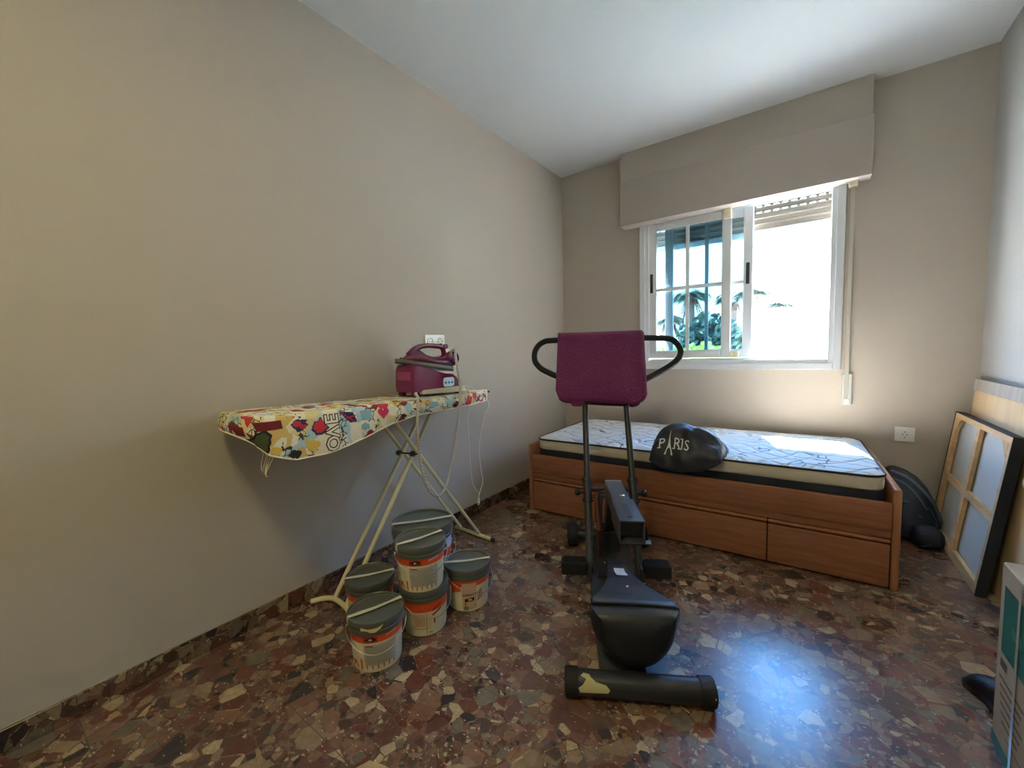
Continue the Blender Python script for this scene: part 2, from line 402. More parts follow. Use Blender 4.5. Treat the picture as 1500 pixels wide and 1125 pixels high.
def loft(bm, rings, cap=True, closed=True):
    R = [[bm.verts.new(p) for p in r] for r in rings]
    n = len(R[0])
    for A, B_ in zip(R, R[1:]):
        for k in range(n if closed else n-1):
            bm.faces.new((A[k], A[(k+1) % n], B_[(k+1) % n], B_[k]))
    if cap: bm.faces.new(R[0][::-1]); bm.faces.new(R[-1])
    return R
def prism(bm, pts, d):
    """closed outline pts extruded along vector d"""
    d = Vector(d); A = [bm.verts.new(Vector(p)) for p in pts]; B_ = [bm.verts.new(Vector(p)+d) for p in pts]
    n = len(A); f = bm.faces.new(A); g = bm.faces.new(B_[::-1])
    for k in range(n): bm.faces.new((A[k], B_[k], B_[(k+1) % n], A[(k+1) % n]))
    return f, g
def rrect(x0, x1, y0, y1, r, n=6):
    o = []
    for cx, cy, a0 in ((x1-r, y1-r, 0), (x0+r, y1-r, PI/2), (x0+r, y0+r, PI), (x1-r, y0+r, 1.5*PI)):
        for k in range(n+1):
            a = a0+PI/2*k/n; o.append((cx+r*math.cos(a), cy+r*math.sin(a)))
    return o
def text_shape(s, size=1., res=2, off=0.):
    cu = bpy.data.curves.new('tmp_text', 'FONT'); cu.body = s; cu.size = size; cu.resolution_u = res; cu.fill_mode = 'FRONT'; cu.offset = off
    o = bpy.data.objects.new('tmp_text', cu); C.objects.link(o)
    bpy.context.view_layer.update()
    dg = bpy.context.evaluated_depsgraph_get()
    me = bpy.data.meshes.new_from_object(o.evaluated_get(dg))
    bm = bmesh.new(); bm.from_mesh(me)
    bpy.data.objects.remove(o); bpy.data.curves.remove(cu); bpy.data.meshes.remove(me)
    return bm
def map_decal(bm, fn, cut=0.):
    if cut > 0:
        for _ in range(6):
            es = [e for e in bm.edges if e.calc_length() > cut]
            if not es: break
            bmesh.ops.subdivide_edges(bm, edges=es, cuts=1)
            bmesh.ops.triangulate(bm, faces=bm.faces)
    for v in bm.verts: v.co = fn(v.co.x, v.co.y)
    return bm
def poly(bm, pts):
    return bm.faces.new([bm.verts.new((p[0], p[1], 0)) for p in pts])
def rect2(bm, x0, y0, x1, y1, n=1):
    for i in range(n):
        a = x0+(x1-x0)*i/n; b = x0+(x1-x0)*(i+1)/n
        poly(bm, [(a, y0), (b, y0), (b, y1), (a, y1)])

# ------------------------------------------------------------------ camera (pose of the photograph)
F = Vector((-0.58638868, 0.80642459, -0.07633931)); R = Vector((0.80971203, 0.58618942, -0.02735688)); U = Vector((-0.02268804, 0.07785462, 0.99670653))
cd = bpy.data.cameras.new('camera'); cam = bpy.data.objects.new('camera', cd); C.objects.link(cam)
mw = Matrix(((R.x, U.x, -F.x, 1.82603), (R.y, U.y, -F.y, -3.34938), (R.z, U.z, -F.z, 1.09825), (0, 0, 0, 1)))
cam.matrix_world = mw; cd.sensor_width = 36; cd.lens = 595.747/1500*36; cd.clip_start = .02; cd.clip_end = 300
bpy.context.scene.camera = cam

# ------------------------------------------------------------------ room
H = 2.65; W = 2.608; YB = -4.3; WT = .26
WX0, WX1, WZ0, WZ1 = .75, 1.985, .96, 2.16      # window hole
b = bm_(); box(b, (W/2, (YB+WT)/2-.0, -.05), (W+.5, WT-YB+.25, .1)); obj('floor', b, M['floor'], kind='structure')
b = bm_(); box(b, (W/2, (YB+WT)/2, H+.06), (W+.5, WT-YB+.25, .12)); obj('ceiling', b, M['ceil'], kind='structure')
b = bm_(); box(b, (-.06, (YB+WT)/2, H/2), (.12, WT-YB, H)); obj('wall_left', b, M['wall'], kind='structure')
b = bm_(); box(b, (W+.06, (YB+WT)/2, H/2), (.12, WT-YB, H)); obj('wall_right', b, M['wall_r'], kind='structure')
b = bm_()
box(b, (WX0/2, WT/2, H/2), (WX0, WT, H)); box(b, ((W+WX1)/2, WT/2, H/2), (W-WX1, WT, H))
box(b, ((WX0+WX1)/2, WT/2, WZ0/2), (WX1-WX0, WT, WZ0)); box(b, ((WX0+WX1)/2, WT/2, (H+WZ1)/2), (WX1-WX0, WT, H-WZ1))
obj('wall_back', b, M['wall'], kind='structure')
# wall behind the camera; its doorway is shut by an added door
DX0, DX1, DZ = .95, 1.85, 2.08
b = bm_()
box(b, (DX0/2, YB-.06, H/2), (DX0, .12, H)); box(b, ((W+DX1)/2, YB-.06, H/2), (W-DX1, .12, H)); box(b, ((DX0+DX1)/2, YB-.06, (H+DZ)/2), (DX1-DX0, .12, H-DZ))
obj('wall_front', b, M['wall'], kind='structure')
b = bm_()
for x in (DX0-.02, DX1+.02): box(b, (x, YB+.01, DZ/2), (.07, .03, DZ), bev=.005)
box(b, ((DX0+DX1)/2, YB+.01, DZ+.035), (DX1-DX0+.11, .03, .07), bev=.005)
obj('trim_1', b, M['door'], kind='structure')
door = bpy.data.objects.new('added_door_1', None); C.objects.link(door); door.location = ((DX0+DX1)/2, YB, 0); door['kind'] = 'structure'; WM[door.name] = Matrix.Translation(door.location)  # unseen door, added to keep blue sky light out of the room
b = bm_(); box(b, ((DX0+DX1)/2, YB-.04, DZ/2), (DX1-DX0, .04, DZ)); dl = obj('door_leaf', b, M['door'], door)
b = bm_(); tube(b, [(DX0+.07, YB-.02, 1.02), (DX0+.07, YB+.03, 1.02), (DX0+.19, YB+.03, 1.02)], .009, 10); box(b, (DX0+.07, YB-.016, 1.0), (.04, .008, .2), bev=.003); obj('door_handle', b, M['wire'], dl)
# skirting tiles
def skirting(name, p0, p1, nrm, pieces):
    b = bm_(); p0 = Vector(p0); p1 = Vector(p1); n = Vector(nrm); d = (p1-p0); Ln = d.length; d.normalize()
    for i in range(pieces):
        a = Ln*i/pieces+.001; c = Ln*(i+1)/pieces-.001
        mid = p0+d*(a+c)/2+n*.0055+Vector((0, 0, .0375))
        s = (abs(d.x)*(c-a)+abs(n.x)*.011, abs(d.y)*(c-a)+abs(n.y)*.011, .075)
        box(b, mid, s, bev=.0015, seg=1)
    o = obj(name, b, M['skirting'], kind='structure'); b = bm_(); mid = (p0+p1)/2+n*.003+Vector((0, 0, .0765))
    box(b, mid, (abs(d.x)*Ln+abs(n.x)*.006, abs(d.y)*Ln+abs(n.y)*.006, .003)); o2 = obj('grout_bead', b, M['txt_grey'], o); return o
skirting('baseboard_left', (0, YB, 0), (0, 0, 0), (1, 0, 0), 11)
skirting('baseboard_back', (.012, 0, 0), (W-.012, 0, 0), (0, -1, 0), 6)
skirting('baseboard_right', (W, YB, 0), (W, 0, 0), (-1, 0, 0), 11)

# boxed-in shutter casing above the window
b = bm_(); box(b, (1.343, -.045, 2.535), (1.52, .09, .23), bev=.003); obj('trim_2', b, M['wall'], kind='structure')
b = bm_(); box(b, (1.348, -.061, 2.248), (1.522, .118, .338), bev=.004)
o = obj('shutter_box', b, M['box_paint']); tag(o, 'grey-beige roller shutter box cover above the window', 'shutter box'); rebase(o)

# ------------------------------------------------------------------ window
def frame_bm(x0, x1, z0, z1, w, y0, y1, bev=.003, wb=None):
    b = bm_(); wb = wb or w
    box(b, (x0+w/2, (y0+y1)/2, (z0+z1)/2), (w, y1-y0, z1-z0), bev=bev)
    box(b, (x1-w/2, (y0+y1)/2, (z0+z1)/2), (w, y1-y0, z1-z0), bev=bev)
    box(b, ((x0+x1)/2, (y0+y1)/2, z0+wb/2), (x1-x0-2*w, y1-y0, wb), bev=bev)
    box(b, ((x0+x1)/2, (y0+y1)/2, z1-w/2), (x1-x0-2*w, y1-y0, w), bev=bev)
    return b
win = bpy.data.objects.new('window_1', None); C.objects.link(win); win.location = (1.36, 0, .94); win['kind'] = 'structure'
WM[win.name] = Matrix.Translation((1.36, 0, .94))
# outer frame: flat casing on the wall plus the track frame
obj('window_casing', frame_bm(.712, 2.0, .935, 2.14, .042, -.022, .004), M['alu'], win)
fr = obj('window_frame', frame_bm(.752, 1.962, .972, 2.12, .03, -.012, .10, wb=.035), M['alu'], win)
b = bm_(); box(b, (1.357, .018, 1.0115), (1.14, .008, .012)); box(b, (1.357, .056, 1.0115), (1.14, .008, .012)); box(b, (1.357, .018, 2.084), (1.14, .008, .012))
obj('sliding_track', b, M['alu'], fr)
def sash(x0, x1, y0, y1, muntins_x, zm, name, handle_x, hz):
    s = obj(name, frame_bm(x0, x1, 1.02, 2.085, .062, y0, y1, .006, .062), M['alu'], win)
    b = bm_(); box(b, ((x0+x1)/2, (y0+y1)/2, 1.5525), (x1-x0-.11, .005, .95)); obj('glass_pane', b, M['glass'], s)
    b = bm_()
    for mx_ in muntins_x: box(b, (mx_, (y0+y1)/2, 1.5525), (.026, .016, .945), bev=.003)
    box(b, ((x0+x1)/2, (y0+y1)/2, zm), (x1-x0-.12, .0155, .024), bev=.003); obj('glazing_bar', b, M['alu'], s)
    b = bm_(); box(b, (handle_x, y0-.0025, hz), (.022, .006, .15), bev=.0025); box(b, (handle_x, y0-.007, hz+.03), (.009, .006, .035), bev=.002)
    obj('sash_handle', b, M['blackp'], s); return s
sash(.775, 1.367, .006, .034, (1.068,), 1.565, 'window_sash', .80, 1.62)
sash(.892, 1.50, .044, .074, (1.196,), 1.565, 'window_sash', 1.468, 1.62)
b = bm_(); box(b, (1.345, -.018, 2.052), (.045, .03, .080), bev=.006); box(b, (1.345, -.036, 2.030), (.03, .012, .012), bev=.003); box(b, (1.345, -.036, 2.068), (.012, .012, .012), bev=.003)
obj('sash_latch', b, M['ivory'], win)
b = bm_(); box(b, (1.395, .018, 1.045), (.052, .036, .04), bev=.004); box(b, (1.372, -.002, 1.045), (.012, .012, .02), bev=.002); obj('sash_stop', b, M['ivory'], win)
# outside sill and shutter rails
b = bm_(); box(b, (1.3675, .19, .945), (1.235, .18, .03), bev=.003); obj('window_sill', b, M['facade'], win)
# roller shutter partly lowered
sh = thing('roller_shutter', 'cream slatted roller shutter rolled almost fully up outside the window', 'roller shutter', (1.36, .14, 1.92))
b = bm_()
for z0, z1 in ((1.928, 1.969), (1.970, 2.010), (2.011, 2.046), (2.0535, 2.087), (2.0945, 2.128), (2.129, 2.16)):
    pr = [(.128, z0), (.134, z0+.010), (.136, (z0+z1)/2), (.134, z1-.008), (.128, z1), (.142, z1), (.144, (z0+z1)/2), (.142, z0)]
    prism(b, [(.765, y, zz) for y, zz in pr], (1.185, 0, 0))
for zc in (2.0498, 2.0908):          # the joining tongues leave rows of short light slots
    for i in range(23):
        xa = .765+1.185*i/23; box(b, (xa+.011, .135, zc), (.020, .004, .0085))
obj('slat_curtain', b, M['alu_out'], sh)
b = bm_(); box(b, (1.3575, .135, 1.905), (1.185, .02, .045), bev=.004); bar = obj('bottom_bar', b, M['alu'], sh)
b = bm_(); lathe(b, [(0, 0), (.008, 0), (.008, .012), (.004, .016), (0, .016)], 12, (1.80, .125, 1.915), Matrix.Rotation(PI/2, 4, 'X')); obj('bar_stop', b, M['plastic_w'], bar)

# shutter strap with guide and wall winder
st = thing('shutter_strap', 'cream shutter strap hanging beside the window into a wall winder', 'shutter strap', (2.03, 0, .72))
b = bm_(); box(b, (2.030, -.028, 1.40), (.020, .0025, 1.35), bev=.0008, seg=1); obj('strap_band', b, M['strap'], st)
b = bm_(); box(b, (2.030, -.035, 2.068), (.045, .055, .03), bev=.006); obj('strap_guide', b, M['ivory'], st)
b = bm_(); box(b, (2.034, -.012, .81), (.052, .024, .20), bev=.006); box(b, (2.034, -.026, .735), (.03, .012, .03), bev=.004); obj('strap_winder', b, M['plastic_w'], st)

# sockets
def socket(x, y, z, rz, double, label, w, h):
    t = thing('wall_socket', label, 'wall socket', (x, y, z), rz)
    Mx = WM[t.name]
    b = bm_(); box(b, (0, -.005, 0), (w, .010, h), bev=.003); b.transform(Mx); obj('cover_plate', b, M['plastic_w'], t)
    xs = (-w/4, w/4) if double else (0,)
    for i, xx in enumerate(xs):
        b = bm_(); lathe(b, [(.024, .0), (.024, .004), (.020, .004), (.019, -.004), (0, -.004)], 24, (0, 0, 0), Matrix.Translation((xx, -.011, 0)) @ Matrix.Rotation(PI/2, 4, 'X'))
        b.transform(Mx); o = obj('socket_well', b, M['plastic_w'], t, True)
        b = bm_()
        for dx in (-.0095, .0095): lathe(b, [(0, 0), (.003, 0), (.003, .002), (0, .002)], 10, (0, 0, 0), Matrix.Translation((xx+dx, -.0105, 0)) @ Matrix.Rotation(PI/2, 4, 'X'))
        box(b, (xx, -.0085, .017), (.008, .004, .004)); box(b, (xx, -.0085, -.017), (.008, .004, .004))
        b.transform(Mx); obj('pin_hole', b, M['hole'], o)
    return t
socket(2.312, 0, .542, 0, False, 'single white wall socket low on the back wall beside the bed', .09, .088)
socket(0, -1.625, 1.178, PI/2, True, 'double white wall socket behind the steam iron on the left wall', .158, .084)

# ------------------------------------------------------------------ bed
BR = .0279; BO = Vector((.2689, -1.0372, 0))
BM4 = Matrix.Translation(BO) @ Matrix.Rotation(BR, 4, 'Z')
def bed_thing(name, label, cat, u, v, z):
    p = BM4 @ Vector((u, v, z)); return thing(name, label, cat, p, BR)
BL = 1.905; BD = .955
bed = bed_thing('trundle_bed', 'orange-brown wooden single bed with drawer fronts under the window', 'bed', BL/2, BD/2, 0)
def bb(boxes, name, m, parent, bev=.003, seg=2):
    b = bm_()
    for c, s in boxes: box(b, c, s, bev=bev, seg=seg)
    b.transform(BM4); return auto(obj(name, b, m, parent))
for u in (.013, BL-.013):
    bb([((u, BD/2-.0, .23), (.028, BD, .46))], 'bed_end', M['bedwood_v'], bed, .009, 3)
bb([((BL/2, .013, .332), (BL-.056, .024, .128))], 'side_rail', M['bedwood'], bed, .006)
bb([((BL/2, BD-.013, .23), (BL-.056, .022, .34))], 'side_rail', M['bedwood'], bed, .006)
bb([((BL/2, .018, .25), (BL-.058, .014, .034))], 'lower_rail', M['bedwood'], bed, .002)
for u0, u1 in ((.032, .487), (.490, 1.412), (1.415, BL-.032)):
    dr = bb([(((u0+u1)/2, .012, .108), (u1-u0, .018, .196)), (((u0+u1)/2, .28, .10), (u1-u0-.04, .50, .15))], 'drawer', M['bedwood'], bed, .004)
    bb([(((u0+u1)/2, .010, .222), (u1-u0, .020, .014))], 'drawer_lip', M['bedwood_v'], dr, .004)
bb([((BL/2, BD/2, .335), (BL-.06, BD-.06, .022))], 'slat_base', M['bedwood'], bed, .002)

# mattress
mt = bed_thing('mattress', 'white quilted single mattress with black piping and navy base band', 'mattress', BL/2, .48, .346)
MU0, MU1, MV0, MV1 = .045, 1.858, .034, .925
def slab(z_prof, name, m, parent, r=.07, n=10):
    """z_prof: list of (inset, z)"""
    b = bm_(); rings = []
    for ins, z in z_prof:
        rings.append([(x, y, z) for x, y in rrect(MU0+ins, MU1-ins, MV0+ins, MV1-ins, max(r-ins, .01), n)])
    loft(b, rings); b.transform(BM4); return obj(name, b, m, parent, True)
slab([(.012, .347), (.003, .352), (0, .37), (0, .425), (.002, .432)], 'base_band', M['mat_black'], mt)
slab([(.003, .432), (-.001, .44), (-.003, .468), (0, .494), (.003, .498)], 'side_border', M['mat_side'], mt)
b = bm_(); tube(b, [(x, y, .499) for x, y in rrect(MU0-.002, MU1+.002, MV0-.002, MV1+.002, .07, 10)], .0055, 8, closed=True); b.transform(BM4); obj('piping', b, M['piping'], mt, True)
# puffy quilted top
b = bm_(); nx, ny = 150, 74
outl = {}
for i in range(nx+1):
    for j in range(ny+1):
        u = i/nx*2-1; v = j/ny*2-1
        # squircle-like mapping keeps rounded corners
        hx, hy = (MU1-MU0)/2, (MV1-MV0)/2
        x, y = u*hx, v*hy; r = .07
        dx, dy = abs(x)-(hx-r), abs(y)-(hy-r)
        if dx > 0 and dy > 0:
            mx_ = max(dx, dy); l = math.hypot(dx, dy); f = mx_/l if l > 0 else 1
            x = math.copysign(hx-r+dx*f, x); y = math.copysign(hy-r+dy*f, y)
        e = min(1-abs(u), (1-abs(v))*hy/hx)*hx   # distance from the edge
        e = max(0, min(1, e/.05)); pz = .500+.014*math.sin(e*PI/2)
        q = (x*.83+y*.55)*15; w_ = (x*.83-y*.55)*15
        pz += .0045*min(1, e)*((abs(math.sin(q))*abs(math.sin(w_)))**.5 - .5) + .003*e*noise.noise(Vector((x*4, y*4, 0)))
        outl[i, j] = b.verts.new((x+(MU0+MU1)/2, y+(MV0+MV1)/2, pz))
for i in range(nx):
    for j in range(ny): b.faces.new((outl[i, j], outl[i+1, j], outl[i+1, j+1], outl[i, j+1]))
b.transform(BM4); obj('quilted_top', b, M['mat_top'], mt, True)

# black cloth bag with PARIS print, slumped over the front edge of the mattress
bg = bed_thing('cloth_bag', 'black cloth bag printed with the word PARIS lying on the mattress edge', 'bag', 1.01, .12, .45)
def bag_pt(u, t):
    """u in [-1,1] across, t in [0,1] from front hem over the top to the back"""
    x = 1.02+u*.185+(.02*t)
    prof = math.sqrt(max(0, 1-abs(u)**2.4))
    top = .515+.150*prof*(1-.18*u)
    if t < .55:
        k = t/.55
        y = -.055+.13*k**1.6*(.6+.4*prof); zlow = .425+.04*abs(u)**3+.03*max(0, u)
        z = zlow+(top-zlow)*math.sin(k*PI/2)
    else:
        k = (t-.55)/.45
        y = -.055+.13*(.6+.4*prof)+.26*k*(.25+.75*prof); z = .528+(top-.528)*max(0, math.cos(k*PI/2))**1.2
    y += .02*(1-prof)
    wr = .003*math.sin(6*u+20*t+2*math.sin(3*u))+.004*math.sin(21*t-4*u)+.016*noise.noise(Vector((u*1.9+.4*t, t*5, 3)))+.007*noise.noise(Vector((u*5, t*11, 8)))
    return Vector((x, y-wr*.8*(1 if t < .55 else 0), z+wr*(.9 if t > .3 else .3)))
b = bm_(); nu, ntt = 44, 40; g = [[b.verts.new(BM4 @ bag_pt(-1+2*i/nu, j/ntt)) for j in range(ntt+1)] for i in range(nu+1)]
for i in range(nu):
    for j in range(ntt): b.faces.new((g[i][j], g[i+1][j], g[i+1][j+1], g[i][j+1]))
o = obj('bag_body', b, M['bagcloth'], bg, True)
md = o.modifiers.new('thick', 'SOLIDIFY'); md.thickness = .004; md.offset = -1
def bag_decal(x, y):   # x metres across, y metres up, on the front face
    t = .18+y*2.3; p = bag_pt(max(-.98, min(.98, (x-.115)/.185*1.0-.12)), t); q = bag_pt(max(-.98, min(.98, (x-.115)/.185-.12)), t+.02)
    return BM4 @ (p+Vector((0, -.0045, .002)))
b = text_shape('P', .075); me = bm_()
def add_shape(dst, src, dx, dy, sx=1., sy=1.):
    vm = {}
    for v in src.verts: vm[v] = dst.verts.new((v.co.x*sx+dx, v.co.y*sy+dy, 0))
    for f in src.faces: dst.faces.new([vm[v] for v in f.verts])
    src.free()
def serif_text(dst, ch, dx, dy, size, wide=1.):
    add_shape(dst, text_shape(ch, size), dx, dy, wide)
b.free(); b = bm_()
serif_text(b, 'P', .0, .0, .068)
for i, ch in enumerate('RIS'): serif_text(b, ch, (.078, .117, .134)[i], .0, (.068, .062, .062)[i])
for x0, x1, y in ((-.003, .016, 0), (-.003, .01, .045), (.075, .09, 0), (.103, .12, -.0), (.113, .128, 0), (.113, .128, .041)): rect2(b, x0, y, x1, y+.004)
# tower in place of the A
poly(b, [(.034, -.024), (.044, -.024), (.048, -.006), (.0575, .006), (.067, -.006), (.071, -.024), (.081, -.024), (.070, -.002), (.0635, .016), (.0600, .05), (.0583, .084), (.0567, .084), (.0550, .05), (.0515, .016), (.045, -.002)])
rect2(b, .0525, .018, .0625, .021)
bmesh.ops.triangulate(b, faces=b.faces)
map_decal(b, bag_decal, .012); obj('paris_lettering', b, M['whiteprint'], bg)

# ------------------------------------------------------------------ exercise machine
la = Vector((.881, .473, 0)).normalized(); aa = Vector((-.473, .881, 0)).normalized(); T0 = Vector((1.415, -2.155, 0))
MR = Matrix((la, aa, Vector((0, 0, 1)))).transposed()      # local x=lateral, y=along, z=up
MM4 = Matrix.Translation(T0) @ MR.to_4x4()
mrz = math.atan2(la.y, la.x)
mc = thing('exercise_machine', 'black folded home exercise machine with saddle and long upright handlebar', 'exercise machine', T0+aa*.45, mrz)
def mobj(name, b, m, parent=mc, smooth=False):
    b.transform(MM4); return obj(name, b, m, parent, smooth)
# front and rear floor tubes
def xtube(b, x0, x1, y, z, r, seg=28): tube(b, [(x0, y, z), (x1, y, z)], r, seg)
b = bm_(); xtube(b, -.205, .203, -.005, .042, .037); ft = auto(mobj('front_foot_tube', b, M['steel_blk']))
for s in (-1, 1):
    b = bm_(); x = s*.205
    lathe(b, [(.0375, -.022), (.0415, -.022), (.042, .0), (.0415, .017), (.037, .021), (0, .022)], 28, (0, 0, 0), Matrix.Translation((x+s*.002, -.005, .042)) @ Matrix.Rotation(s*PI/2, 4, 'Y'))
    auto(mobj('end_cap', b, M['foam'], ft))
def tdec(x, y): a = 2.45-y/.0375; return Vector((x, -.005+.0379*math.cos(a), .042+.0379*math.sin(a)))
b = bm_(); poly(b, [(-.178, -.004), (-.16, -.012), (-.172, -.028), (-.185, -.036), (-.18, -.050), (-.13, -.048), (-.094, -.046), (-.088, -.036), (-.10, -.024), (-.13, -.018), (-.146, -.006), (-.150, .002), (-.168, .006)])
bmesh.ops.triangulate(b, faces=b.faces); map_decal(b, lambda x, y: (lambda a: Vector((x, -.005+.0381*math.cos(a), .042+.0381*math.sin(a))))(PI/2+.35-y/.0375), .008); mobj('peeling_tape', b, M['tape_y'], ft)
b = bm_(); xtube(b, -.17, .17, 1.02, .062, .030); rt = auto(mobj('rear_foot_tube', b, M['steel_blk']))
for s in (-1, 1):
    b = bm_(); lathe(b, [(.02, -.03), (.058, -.03), (.062, -.02), (.062, .012), (.055, .022), (.05, .026), (0, .026)], 26, (0, 0, 0), Matrix.Translation((s*.192, 1.02, .062)) @ Matrix.Rotation(s*PI/2, 4, 'Y'))
    auto(mobj('wheel_cap', b, M['foam'], rt))
# base rail: shallow wide channel
b = bm_(); prism(b, [(-.112, .03, .0), (.108, .03, .0), (.108, .03, .046), (-.112, .03, .046)], (0, .98, 0))
rail = mobj('base_rail', b, M['steel_grey'])
b = bm_(); box(b, (-.035, .80, .052), (.085, .40, .012), bev=.003); mobj('rail_cover', b, M['steel_blk'], rail)
b = bm_(); lathe(b, [(.007, 0), (.006, .003), (0, .004)], 12, (-.035, .72, .058)); mobj('screw', b, M['screw'], rail, True)
b = bm_(); box(b, (.055, .80, .05), (.07, .36, .01), bev=.003); mobj('rail_cover', b, M['steel_grey'], rail)
b = bm_(); box(b, (0, .62, .075), (.075, .10, .06), bev=.004); mobj('slider_carriage', b, M['steel_blk'], rail)
# rear mast under the beam
b = bm_(); tube(b, [(0, .95, .05), (0, .70, .43)], .032, 4); box(b, (0, .90, .10), (.10, .12, .12), bev=.006)
mobj('rear_mast', b, M['steel_blk'])
# folded main beam
b = bm_()
def beam(b, y0, z0, y1, z1, w, h):
    pts = [(-w/2, -h), (w/2, -h), (w/2, 0), (-w/2, 0)]
    loft(b, [[(x, y0, z0+z) for x, z in pts], [(x, y1, z1+z) for x, z in pts]])
beam(b, .66, .490, .26, .520, .072, .074); bmesh.ops.bevel(b, geom=b.edges[:], offset=.003, segments=2, affect='EDGES')
bmn = auto(mobj('main_beam', b, M['beam']))
b = bm_(); w = .083; y0, z0, y1, z1, h = .34, .520, .09, .537, .078
# open-ended sleeve made of four walls so that its end reads as a dark mouth
for xa, xb_, ha, hb in ((-w/2, -w/2+.004, -h, 0), (w/2-.004, w/2, -h, 0), (-w/2, w/2, -.004, 0), (-w/2, w/2, -h, -h+.004)):
    loft(b, [[(x, y0, z0+z) for x, z in ((xa, ha), (xb_, ha), (xb_, hb), (xa, hb))], [(x, y1, z1+z) for x, z in ((xa, ha), (xb_, ha), (xb_, hb), (xa, hb))]])
sl = mobj('beam_sleeve', b, M['beam'], mc)
b = bm_(); box(b, (0, y1+.05, z1-.003-h/2), (w-.012, .006, h-.014)); mobj('mouth_shade', b, M['blackp'], sl)  # black sheet stands in for the shade inside the open sleeve
b = bm_(); loft(b, [[(x, .27, .5258+z) for x, z in ((-.008, 0), (.008, 0), (.008, .0012), (-.008, .0012))], [(x, .13, .5355+z) for x, z in ((-.008, 0), (.008, 0), (.008, .0012), (-.008, .0012))]])
mobj('adjustment_slot', b, M['hole'], sl)
b = bm_(); box(b, (.012, .11, .455), (.10, .03, .006), bev=.002); mobj('latch_plate', b, M['steel_blk'], sl)
b = bm_(); lathe(b, [(.010, 0), (.009, .003), (0, .005)], 12, (.008, .40, .5115)); mobj('screw', b, M['screw'], bmn, True)
b = bm_(); box(b, (0, .655, .478), (.074, .012, .03), bev=.004); mobj('beam_lip', b, M['screw'], bmn)
# uprights and D handles in the leaning plane
ud = Vector((0, .515, 1)).normalized(); UP = Vector((0, .6, .09))
def up(l, s, off=0): return Vector((l, 0, 0))+UP+ud*s+Vector((0, -ud.z, ud.y))*off
for sgn, xb0, xt in ((-1, -.113, -.108), (1, .108, .103)):
    b = bm_(); tube(b, [up(xb0, -.02), up(xb0*.99+xt*.01, .42)], .0185, 20); u_ = auto(mobj('upright_post', b, M['steel_grey']))
    b = bm_(); tube(b, [up(xb0, .40), up(xt, 1.195)], .0155, 20); tube(b, [up(xb0, .30), up(xb0, .42)], .0215, 20)
    tube(b, [up(xb0, .40), up(xb0, .412)], .0275, 20); tube(b, [up(xb0, .30), up(xb0, .31)], .0265, 20)
    auto(mobj('inner_tube', b, M['steel_blk'], u_))
    b = bm_(); tube(b, [up(xb0, .345), up(xb0+sgn*.055, .345)], .007, 12); lathe(b, [(0, -.012), (.014, -.012), (.017, 0), (.014, .012), (0, .012)], 16, (0, 0, 0), MR.inverted().to_4x4() @ Matrix.Identity(4) if False else Matrix.Translation(up(xb0+sgn*.05, .345)) @ Matrix.Rotation(PI/2, 4, 'Y'))
    mobj('clamp_knob', b, M['blackp'], u_, True)
    b = bm_(); tube(b, [up(xb0, .20), up(xb0+sgn*.035, .20)], .006, 10); lathe(b, [(0, -.006), (.011, -.006), (.011, .006), (0, .006)], 6, (0, 0, 0), Matrix.Translation(up(xb0+sgn*.034, .20)) @ Matrix.Rotation(PI/2, 4, 'Y'))
    mobj('hex_bolt', b, M['blackp'], u_)
    b = bm_(); box(b, (sgn*.186, .60, .100), (.118, .062, .060), bev=.006)
    for k in range(5): box(b, (sgn*.186, .578+k*.011, .1315), (.10, .004, .006))
    mobj('foot_peg', b, M['foam'])
    b = bm_(); box(b, (sgn*.112, .59, .085), (.012, .07, .075), bev=.004); lathe(b, [(.012, 0), (.010, .006), (0, .007)], 6, (0, 0, 0), Matrix.Translation((sgn*.118, .565, .085)) @ Matrix.Rotation(PI/2, 4, 'X')); mobj('pivot_bracket', b, M['steel_grey'])
b = bm_(); tube(b, [up(-.113, .365), up(.113, .365)], .010, 14); tube(b, [up(-.113, .325), up(.113, .325)], .008, 14); mobj('cross_bar', b, M['steel_grey'])
b = bm_(); tube(b, [up(-.07, .34), up(-.065, .17), (-.055, .74, .09)], .011, 8); mobj('link_strut', b, M['red_part'])
b = bm_(); box(b, (-.05, .735, .34), (.012, .09, .13), bev=.004); box(b, (.05, .735, .34), (.012, .09, .13), bev=.004); mobj('side_plate', b, M['steel_blk'])
hp = [(-.30, 1.207), (-.335, 1.20), (-.368, 1.175), (-.388, 1.13), (-.385, 1.075), (-.352, 1.03), (-.30, .998), (-.256, .977), (-.18, .945), (-.112, .905)]
hq = [(.30, 1.202), (.345, 1.20), (.385, 1.188), (.412, 1.150), (.420, 1.115), (.405, 1.075), (.367, 1.038), (.291, .990), (.208, .945), (.106, .885)]
path = [up(*p) for p in hp[::-1]]+[up(x, 1.208) for x in (-.2, -.1, 0, .1, .2)]+[up(*p) for p in hq]
b = bm_(); tube(b, catmull(path, 6), .0165, 16); hb = mobj('handlebar', b, M['foam'], mc, True)
